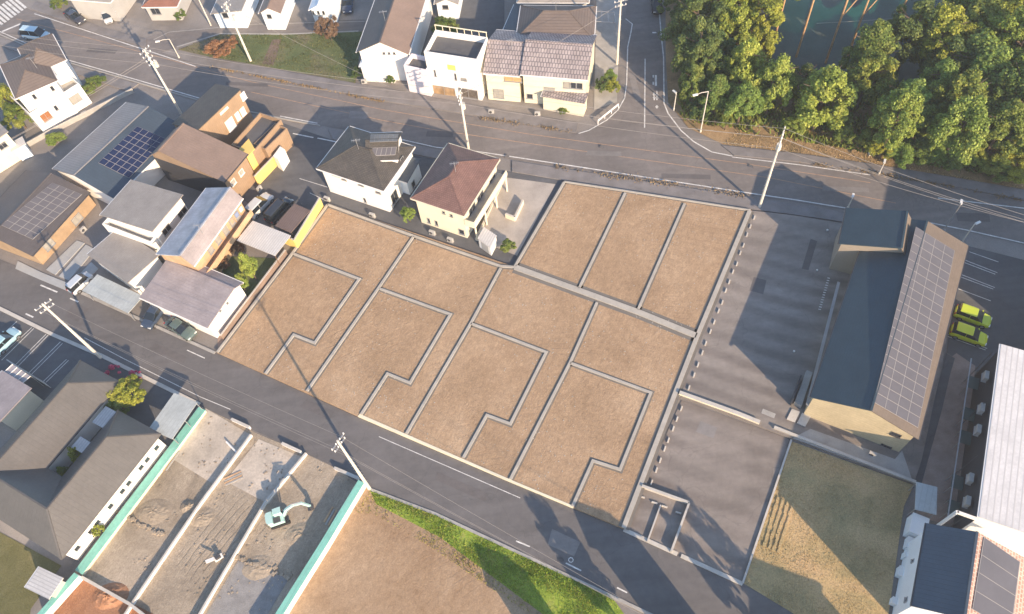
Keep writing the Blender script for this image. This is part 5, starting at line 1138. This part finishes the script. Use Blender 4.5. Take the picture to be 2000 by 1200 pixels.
for a, b_ in zip(bps, bps[1:]):
    n_ = 6
    for k in range(n_):
        p, q = a.lerp(b_, k/n_), a.lerp(b_, (k+1)/n_); sg = lambda s: 12-3*4*s*(1-s)
        mb.poly([p+Vector((0, 0, .2)), q+Vector((0, 0, .2)), q+Vector((0, 0, sg((k+1)/n_))), p+Vector((0, 0, sg(k/n_)))])
tag(mb.build('safety_net', NM), 'sagging teal safety net around the playing field behind the trees', 'net')
wire(P(1595, 46, 6), P(2010, 15, 6), 'white cable crossing above the playing field behind the trees', .2, .04)

# ------------------------------------------------------------------ vegetation
def crown_mesh(name, mat, rx, rz_, nclump, nleaf, leaf, conic=0.0, seed=0):
    """unit crown: clumps of small leaf quads through an uneven ellipsoid"""
    rs_ = np.random.RandomState(seed); V = []; Fc = []
    cl = []
    while len(cl) < nclump:
        d = rs_.normal(size=3); d /= np.linalg.norm(d)
        if d[2] < -.55: continue
        r = rs_.uniform(.45, 1.0)**.5
        p = d*r*np.array([rx, rx, rz_])
        if conic: k = 1-conic*(p[2]/rz_+1)/2; p[0] *= k; p[1] *= k
        # lopsided lobes
        lob = 1+.34*math.sin(3*math.atan2(p[1], p[0])+seed)+.12*math.sin(5*math.atan2(p[1], p[0])+2*seed); p[0] *= lob; p[1] *= lob
        cl.append((p, rs_.uniform(.09, .30)*rx))
    for p, cr_ in cl:
        m_ = int(nleaf/nclump); d = rs_.normal(size=(m_, 3)); d /= np.linalg.norm(d, axis=1)[:, None]
        q = p+d*(cr_*rs_.uniform(.5, 1, (m_, 1)))*np.array([1, 1, .8])
        up_ = d*.6+np.array([0, 0, .7])+rs_.normal(size=(m_, 3))*.45; up_ /= np.linalg.norm(up_, axis=1)[:, None]
        t1 = np.cross(up_, rs_.normal(size=(m_, 3))); t1 /= np.linalg.norm(t1, axis=1)[:, None]; t2 = np.cross(up_, t1)
        s = leaf*rs_.uniform(.6, 1.3, (m_, 1))
        for a, b_ in ((-1, -.6), (1, -.6), (.8, .8), (-.8, .8)): pass
        quad = np.stack([q-t1*s-t2*s*.6, q+t1*s-t2*s*.6, q+t1*s*.6+t2*s*.8, q-t1*s*.6+t2*s*.8], 1)
        V.append(quad.reshape(-1, 3))
    V = np.concatenate(V); nf = len(V)//4; me = bpy.data.meshes.new(name); me.vertices.add(len(V)); me.vertices.foreach_set('co', V.ravel()); me.loops.add(nf*4); me.loops.foreach_set('vertex_index', np.arange(nf*4)); me.polygons.add(nf); me.polygons.foreach_set('loop_start', np.arange(0, nf*4, 4)); me.polygons.foreach_set('loop_total', np.full(nf, 4)); me.update(calc_edges=True); me.materials.append(mat); return me
def tree_proto(mat, seed, conic=0.0, leaf=.105, nleaf=20000, rx=3.2, rz_=3.2, h_=7.0, name='broadleaf_tree'):
    t = bpy.data.objects.new(name, None); COL.objects.link(t); ROOT[t] = Matrix.Identity(4)
    rs_ = random.Random(seed); mb = MB(); base = Vector((0, 0, -.1)); p = base; top = Vector((rs_.uniform(-.3, .3), rs_.uniform(-.3, .3), h_*.95)); mb.tube(base, Vector((top.x*.5, top.y*.5, h_*.5)), .24, .16, 8); mb.tube(Vector((top.x*.5, top.y*.5, h_*.5)), top, .16, .05, 8)
    for k in range(9):
        z0 = h_*rs_.uniform(.35, .85); a = rs_.random()*6.28; mb.tube((top.x*z0/h_, top.y*z0/h_, z0), (math.cos(a)*rx*.75, math.sin(a)*rx*.75, z0+rs_.uniform(.5, 1.6)), .09, .02, 6)
    mb.build('trunk', BARK, t)
    cr_ = bpy.data.objects.new('crown', crown_mesh('crown', mat, rx, rz_, 85, nleaf, leaf, conic, seed)); COL.objects.link(cr_); cr_.parent = t; cr_.location = (0, 0, h_*.62)
    t['category'] = 'tree'; return t
KINDS = {}
def get(kind):
    if kind in KINDS: return KINDS[kind], False
    mat, conic, seed = {'light': (L_LIGHT, .75, 1), 'light2': (L_LIGHT, .3, 2), 'mid': (L_MID, .3, 3), 'mid2': (L_MID, .75, 4), 'dark': (L_DARK, .0, 5), 'yellow': (L_YEL, .1, 6), 'red': (L_RED, .0, 7)}[kind]
    KINDS[kind] = tree_proto(mat, seed, conic); return KINDS[kind], True
def plant(kind, px, py, rpx, label, group=None, zc=None, rz=None, flat=1.0, small=False):
    """crown centre at photo pixel, radius in photo pixels"""
    zc = zc if zc is not None else 5.0
    c_ = P(px, py, zc); dist = (c_-Vector((0, 0, CAM_H))).length; r = rpx*dist/F; s = r/3.2
    src, first = get(kind); sz = zc/(7.0*.62)
    o = src if first else dup(src, (c_.x, c_.y, 0), 0, 1)
    o.location = (c_.x, c_.y, 0); o.rotation_euler = (0, 0, random.random()*6.28); o.scale = (s*random.uniform(.92, 1.2), s*random.uniform(.85, 1.08), max(sz*random.uniform(.95, 1.2), s*.55) if not small else sz)
    o['label'] = label; o['category'] = 'shrub' if small else 'tree'
    if group: o['group'] = group
    return o
G_ = 'trees of the wooded bank'
FT = [(1356, 55, 40, 'dark', 'dark tree at the left edge of the wood beside the side road'), (1400, 25, 44, 'yellow', 'yellow crowned tree at the top edge of the wood'), (1475, 22, 44, 'yellow', 'broad yellow tree next to the playing field at the top'), (1425, 75, 36, 'yellow', 'yellow green tree in the middle of the left wood'),
      (1362, 115, 33, 'dark', 'dark tree beside the bend of the side road'), (1390, 112, 34, 'dark', 'dark round tree behind the street lamp'), (1452, 140, 34, 'light', 'light green upright tree left of its twin above the orange bank'), (1512, 168, 38, 'light', 'light green upright tree right of its twin above the orange bank'),
      (1354, 165, 25, 'mid', 'mid green tree on the kerb above the street lamp'), (1400, 185, 30, 'mid2', 'mid green tree right of the street lamp arm'), (1450, 205, 30, 'light2', 'bright tree low on the bank below the upright trees'), (1480, 95, 22, 'yellow', 'small yellow tree at the corner of the playing field'),
      (1610, 195, 52, 'light', 'largest light green spreading tree in the middle of the bank'), (1570, 160, 28, 'dark', 'dark tree behind the largest light green tree'), (1700, 105, 44, 'mid2', 'tall pointed mid green tree beside the playing field'), (1695, 155, 36, 'mid', 'mid green tree below the pointed tree'),
      (1780, 75, 36, 'dark', 'dark tree at the lower edge of the playing field'), (1828, 85, 36, 'yellow', 'yellowish tree in the middle of the right wood'), (1772, 205, 48, 'light', 'light yellow green tree with long pointed crown'), (1745, 250, 34, 'light2', 'bright low tree above the white box'),
      (1850, 125, 34, 'dark', 'dark tree in the hollow of the right wood'), (1915, 55, 50, 'mid', 'broad mid green tree near the top right corner'), (1965, 25, 46, 'yellow', 'yellow tree at the top right corner'), (1925, 140, 56, 'light2', 'very broad light green tree in the right wood'),
      (1980, 110, 46, 'yellow', 'yellow tree at the right edge of the wood'), (1985, 200, 40, 'mid', 'mid green tree on the right edge below the yellow tree'), (1870, 205, 38, 'mid', 'mid green tree between the pointed and the broad crowns'), (1955, 255, 40, 'mid2', 'mid green tree above the lower right bank'),
      (1868, 262, 36, 'light2', 'light green rounded tree above the lower bank'), (1830, 170, 32, 'light', 'light green tree in front of the dark hollow'), (1330, 0, 30, 'dark', 'dark tree at the top beside the black car'), (1520, -30, 40, 'mid', 'mid green tree cut by the top edge'), (1900, -20, 40, 'light2', 'light tree cut by the top edge at the right'), (2020, 60, 50, 'mid', 'tree cut by the right edge near the top'), (2030, 250, 46, 'light', 'light tree cut by the right edge of the bank')]
for px_, py_, r_, kd, lb in FT: plant(kd, px_, py_, r_*1.16, lb, G_, 5.6 if r_ > 30 else 3.6)
ST = [(1650, 262, 18, 'mid'), (1690, 268, 18, 'mid2'), (1722, 285, 24, 'yellow'), (1762, 298, 24, 'light2'), (1800, 290, 26, 'mid'), (1832, 300, 24, 'light'), (1862, 312, 24, 'mid2'), (1900, 300, 26, 'light2'), (1930, 270, 24, 'mid'), (1905, 245, 24, 'light'), (1948, 322, 26, 'mid'), (1985, 325, 26, 'yellow'), (1990, 290, 26, 'mid2'), (1640, 235, 20, 'mid'), (1555, 245, 20, 'light2'), (1420, 235, 14, 'mid'), (1800, 250, 26, 'light2'), (1370, 210, 20, 'dark')]
desc = ['dark mid green shrub at the left foot of the bank', 'rounded shrub right of the leftmost bank shrub', 'yellow tinted shrub above the white post', 'bright shrub above the bend of the sidewalk', 'mid green shrub in the lower bank thicket', 'light shrub in the lower bank thicket', 'low shrub at the sidewalk edge of the thicket', 'bright shrub right of the thicket centre', 'shrub beneath the rounded light tree', 'light shrub beside the broad crown', 'shrub on the orange soil of the right bank', 'yellow shrub at the right edge of the bank', 'shrub on the right edge above the yellow one', 'shrub under the largest light green tree', 'low shrub under the twin upright trees', 'tiny shrub on the lawn strip by the lamp', 'bright shrub filling the middle of the bank', 'dark shrub behind the street lamp post']
for (px_, py_, r_, kd), lb in zip(ST, desc): plant(kd, px_, py_, r_, lb, 'shrubs of the wooded bank', 1.9, small=True)
plant('mid', 868, 62, 27, 'round green garden tree behind the white flat roofed building', None, 2.6)
plant('light2', 797, 418, 13, 'small bright green shrub between the two roadside houses', None, 1.6, small=True)
plant('light', 486, 522, 18, 'light green garden tree beside the mauve roofed house', None, 3.0); plant('light2', 470, 552, 12, 'small round garden tree beside the white gable of the mauve roofed house', None, 2.0, small=True)
plant('red', 462, 480, 12, 'rust coloured bush in the garden under the terrace roof', None, 1.4, small=True); plant('red', 437, 515, 9, 'small rust coloured bush nearer the mauve roof', None, 1.0, small=True)
plant('yellow', 252, 768, 27, 'yellow green bush at the street end of the courtyard house', None, 2.2, small=True); plant('mid', 232, 790, 20, 'dark green bush behind the yellow bush of the courtyard house', None, 1.6, small=True)
plant('mid', 992, 480, 15, 'round low shrub in the garden of the red roofed house', None, 1.0, small=True)
plant('red', 640, 55, 18, 'bare rusty tree beside the side road', None, 2.4); plant('red', 432, 92, 20, 'bare brown tree on the grass triangle', None, 1.8)
plant('light2', 1190, 150, 14, 'yellow green hedge shrub on the junction corner, upper one', None, 1.4, small=True); plant('yellow', 1196, 168, 13, 'yellow hedge shrub on the junction corner, lower one', None, 1.3, small=True); plant('dark', 1176, 165, 12, 'dark shrub beside the cream house gable', None, 1.6, small=True)
plant('mid', 30, 225, 24, 'dark garden tree in front of the white house at the top left', None, 2.6); plant('yellow', 20, 195, 16, 'yellowing tree beside the white house roof', None, 3.0)
plant('mid', 185, 160, 16, 'low green bush between the white house and main road', None, 1.0, small=True); plant('mid', 165, 178, 14, 'low green bush right of the white house', None, 1.0, small=True)
plant('light2', 105, 270, 14, 'yellow green bush below the white house', None, .9, small=True); plant('mid', 112, 5, 14, 'yellow green bush at the top edge left of the grey house', None, 1.2, small=True)
plant('mid', 762, 155, 9, 'small bush in front of the white gabled house', None, .9, small=True); plant('dark', 697, 142, 9, 'small dark bush left of the white gabled house', None, .8, small=True)
plant('light2', 125, 922, 9, 'yellow bush inside the narrow court', None, 1.5, small=True); plant('yellow', 150, 890, 11, 'small yellow bush in the middle of the narrow court', None, 1.8, small=True)
plant('yellow', 190, 1035, 9, 'yellow shrub between the courtyard house and mint wall', None, 1.0, small=True); plant('mid', 350, 28, 10, 'dark shrub beside the red roofed house at the top edge', None, 1.0, small=True); plant('mid', 1100, 216, 10, 'low hedge shrub in front of the cream house', None, .6, small=True)
# pink flowers
me = crown_mesh('flower_heads', L_PINK, 1.0, .5, 14, 900, .08, 0, 9); 
for x, y, lb in ((222, 722, 'pink flowering shrub by the street at the courtyard house'), (262, 733, 'red pink flowering shrub above the yellow bush')):
    o = bpy.data.objects.new('flowering_shrub', me); COL.objects.link(o); o.location = P(x, y, .6); tag(o, lb, 'shrub')
# grass tufts
def tufts(name, poly, n, hgt, mat, label, wdt=.05, z=.04, dens=None):
    W_ = PX(poly, z); xs = [p.x for p in W_]; ys = [p.y for p in W_]; mb = MB(); cnt = 0
    def inside(x, y):
        c_ = False; j = len(W_)-1
        for i in range(len(W_)):
            if (W_[i].y > y) != (W_[j].y > y) and x < (W_[j].x-W_[i].x)*(y-W_[i].y)/(W_[j].y-W_[i].y)+W_[i].x: c_ = not c_
            j = i
        return c_
    while cnt < n:
        x, y = random.uniform(min(xs), max(xs)), random.uniform(min(ys), max(ys)); cnt += 1
        if not inside(x, y): continue
        if math.sin(x*.9+math.sin(y*.7)*2)+math.sin(y*1.1+x*.3) < random.uniform(-2, .8): continue
        a = random.random()*6.28; e = Vector((math.cos(a), math.sin(a), 0))*wdt*random.uniform(.6, 1.6); q = Vector((x, y, z)); hh_ = hgt*random.uniform(.4, 1.2)
        mb.poly([q-e, q+e, q+e*.2+Vector((random.gauss(0, .4*hgt), random.gauss(0, .4*hgt), hh_))])
    return tag(mb.build(name, mat), label, 'grass', None, 'stuff')
GT = leafmat('grass blades', (.14, .24, .03), (.24, .36, .05), (.36, .38, .09)); GD = leafmat('dry blades', (.38, .31, .16), (.52, .39, .22), (.62, .46, .27))
tufts('undergrowth', [(1330, 235), (1470, 262), (1640, 290), (1800, 322), (2000, 362), (2200, 390), (2200, 100), (1990, 60), (1800, 165), (1620, 150), (1500, 125), (1320, 60)], 60000, .9, L_MID, 'green undergrowth between the trees of the wooded bank', .14, .02)
tufts('grass', [(690, 1000), (722, 957), (850, 1006), (1060, 1104), (1195, 1166), (1225, 1215), (1040, 1205), (930, 1130), (830, 1062), (740, 1010)], 30000, .16, leafmat('sparse blades', (.2, .22, .06), (.3, .30, .08), (.4, .34, .14)), 'sparse grass straggling from the green strip into the brown field', .04)
tufts('grass', [(722, 957), (850, 1006), (1060, 1104), (1195, 1166), (1225, 1215), (1060, 1200), (960, 1125), (860, 1050), (735, 985)], 70000, .2, GT, 'bright green grass tufts on the strip below the street', .04)
tufts('dry_grass', [(1545, 862), (1785, 948), (1765, 990), (1730, 1240), (1560, 1205), (1453, 1140)], 42000, .08, GD, 'dry grass tufts covering the mown field', .03)
tufts('dry_grass', [(1412, 284), (1560, 300), (1700, 320), (1880, 350), (2000, 371), (2000, 300), (1700, 240), (1450, 230)], 16000, .2, GD, 'dry tufts on the orange bank below the trees', .045)
tufts('grass', [(347, 97), (430, 68), (560, 68), (708, 62), (694, 165), (640, 152), (500, 127), (410, 111)], 12000, .2, leafmat('verge blades', (.08, .11, .05), (.12, .14, .06), (.20, .17, .10)), 'short tufts on the grass triangle by the main road', .06)
# furrows in the dry field
for k in range(4):
    W_ = PX([(1519+k*10, 972+k*4), (1492+k*9, 1068+k*4)], .03); mb = MB()
    for j_ in range(12): a_ = W_[0].lerp(W_[1], j_/12); b_ = W_[0].lerp(W_[1], (j_+1)/12); mb.bar(a_+Vector((random.gauss(0, .05), 0, 0)), b_, random.uniform(.2, .35), random.uniform(.12, .26))
    tag(mb.build('furrow', DRYG), 'low soil ridge at the left side of the dry field', 'soil ridge', 'soil ridges of the dry field')
# small white box on bank + bollards
o = P(1702, 302, 0); t = thing('utility_cabinet', 'small white cabinet on the bank above the white post', 'cabinet', o); MB().box((o.x, o.y, .5), (.8, .5, 1.0)).build('casing', WHITE, t); MB().box((o.x, o.y, 1.03), (.9, .6, .06)).build('lid', WHITE, t)

# ------------------------------------------------------------------ unseen houses and trees added beyond the lower edge for their shade
# unseen flats added beyond the right edge to shade the car park and road
A = P(1912, 1010, 6); B = P(1955, 672, 6); d = (B-A).normalized(); n = Vector((d.y, -d.x, 0)); q = B+d*3+n*9; q.z = 10.5; c = [q, q+n*12, q+n*12+d*16, q+d*16]
h = house('unseen pale block of flats added for shade beyond the right edge behind the car park', c[0], 'apartment_block', 'building'); b = block(h, c, 'flat', wall=CREAM, roof=CONC, parapet=.8)
h, b = simple('unseen house added for shade beyond the bottom edge right of the grass strip', (1050, 1290), (1130, 1325), (1160, 1275), 4.0, 'gable_u', 1.4, CREAM, R_GREY)
h, b = simple('unseen two storey house added for shade beyond the bottom right corner of the street', (1340, 1285), (1440, 1325), (1475, 1268), 6.0, 'gable_u', 1.8, CREAM, R_DARK)
h, b = simple('unseen house added for shade beyond the bottom edge next to the dry field', (1760, 1500), (1900, 1560), (1950, 1430), 6.5, 'hip', 2.0, CREAM, R_RED)

plant('mid', 1262, 1262, 26, 'unseen garden tree added for shade beyond the bottom edge between the two houses', None, 4.5); plant('light', 1560, 1290, 26, 'unseen garden tree added for shade beyond the bottom right edge', None, 4.5); plant('dark', 1650, 1300, 30, 'unseen dark tree added for shade beyond the bottom right edge', None, 5.0)

# outdoor units and aerials on the houses
unit = None
for x, y, rz, lb in ((640, 392, -31, 'air conditioner unit at the foot of the white roadside house, left corner'), (728, 424, -31, 'air conditioner unit at the foot of the white roadside house, right corner'), (845, 458, -31, 'air conditioner unit at the foot of the cream roadside house'), (880, 472, -31, 'second air conditioner unit below the red roof'), (168, 226, 28, 'air conditioner unit beside the white house at the top left'),
        (960, 222, -8, 'air conditioner unit by the cream house door'), (1050, 226, -8, 'air conditioner unit in front of the cream house lower roof'), (712, 163, -5, 'air conditioner unit below the white gabled house'), (508, 372, 58, 'air conditioner unit behind the brown clad house'), (165, 452, 58, 'air conditioner unit beside the orange lit wall'), (1702, 890, -31, 'air conditioner unit under the beige gable wall'), (250, 262, 58, 'air conditioner unit beside the navy solar roof')):
    o = P(x, y, 0)
    if unit is None:
        unit = thing('air_conditioner', lb, 'air conditioner', o, R(rz), 'outdoor units at the houses'); T = ROOT[unit]; MB().box((0, 0, .4), (.8, .32, .62), T).build('casing', GREYW, unit); MB().tube(T @ Vector((-.12, -.16, .4)), T @ Vector((-.12, -.18, .4)), .23, n=14).build('fan_grille', DSTEEL, unit); MB().box((0, 0, .04), (.9, .4, .08), T).build('base', CONC, unit)
    else: dup(unit, o, R(rz), 1, lb)
for x, y, z, lb in ((700, 290, 6.9, 'television aerial on the dark hipped roof'), (890, 335, 7.0, 'television aerial on the red tiled roof'), (1086, 22, 7.3, 'television aerial on the broad brown hipped roof'), (752, 40, 7.4, 'television aerial on the long gabled roof'), (1000, 95, 7.2, 'television aerial on the mauve tiled roof'), (70, 130, 8.0, 'television aerial on the top left hipped roof'), (395, 455, 6.9, 'television aerial on the bluish roof ridge')):
    q = P(x, y, z); t = thing('aerial', lb, 'aerial', q-Vector((0, 0, .2))); MB().tube(q-Vector((0, 0, .3)), q+Vector((0, 0, 1.7)), .03).build('mast', STEEL, t)
    mb = MB(); mb.bar(q+Vector((-.6, 0, 1.5)), q+Vector((.6, 0, 1.5)), .04, .04)
    for k in range(6): mb.bar(q+Vector((-.5+k*.2, -.3, 1.5)), q+Vector((-.5+k*.2, .3, 1.5)), .025, .025)
    mb.build('elements', STEEL, t)
# haze: one even volume of thin air round the camera and the scene
hz = MB().box((60, 150, 42), (900, 900, 88)).build('haze', bpy.data.materials.new('haze')); hm = hz.data.materials[0]; hm.use_nodes = True; ht = hm.node_tree; ht.nodes.clear()
vo = ht.nodes.new('ShaderNodeVolumePrincipled'); vo.inputs['Color'].default_value = (.92, .95, 1, 1); vo.inputs['Density'].default_value = 0.00040; vo.inputs['Anisotropy'].default_value = 0.1
mo = ht.nodes.new('ShaderNodeOutputMaterial'); ht.links.new(vo.outputs[0], mo.inputs['Volume']); tag(hz, None, None, None, 'stuff')

# laundry on the balcony of the orange sided house, downpipes on the larger houses
cl = [(.62, .6, .58), (.2, .25, .4), (.55, .3, .2), (.6, .55, .35), (.3, .3, .3), (.5, .55, .6)]
for k, (x, y) in enumerate(((470, 408), (462, 419), (452, 432), (441, 446), (430, 460), (418, 474))):
    q = P(x, y, 4.2); t = thing('hanging_laundry', ['white', 'dark blue', 'rust', 'straw coloured', 'grey', 'pale blue'][k]+' laundry hanging on the orange lit balcony', 'laundry', q); u_ = Vector((math.cos(R(55)), math.sin(R(55)), 0))
    M_ = Matrix.Translation(q) @ Matrix.Rotation(R(55), 4, 'Z'); MB().box((0, 0, -.1), (.55, .05, .8), M_).build('cloth', plain('cloth '+str(k), cl[k], .1, 3), t); MB().tube(M_ @ Vector((-.35, 0, .32)), M_ @ Vector((.35, 0, .32)), .015, n=5).build('hanger', STEEL, t)
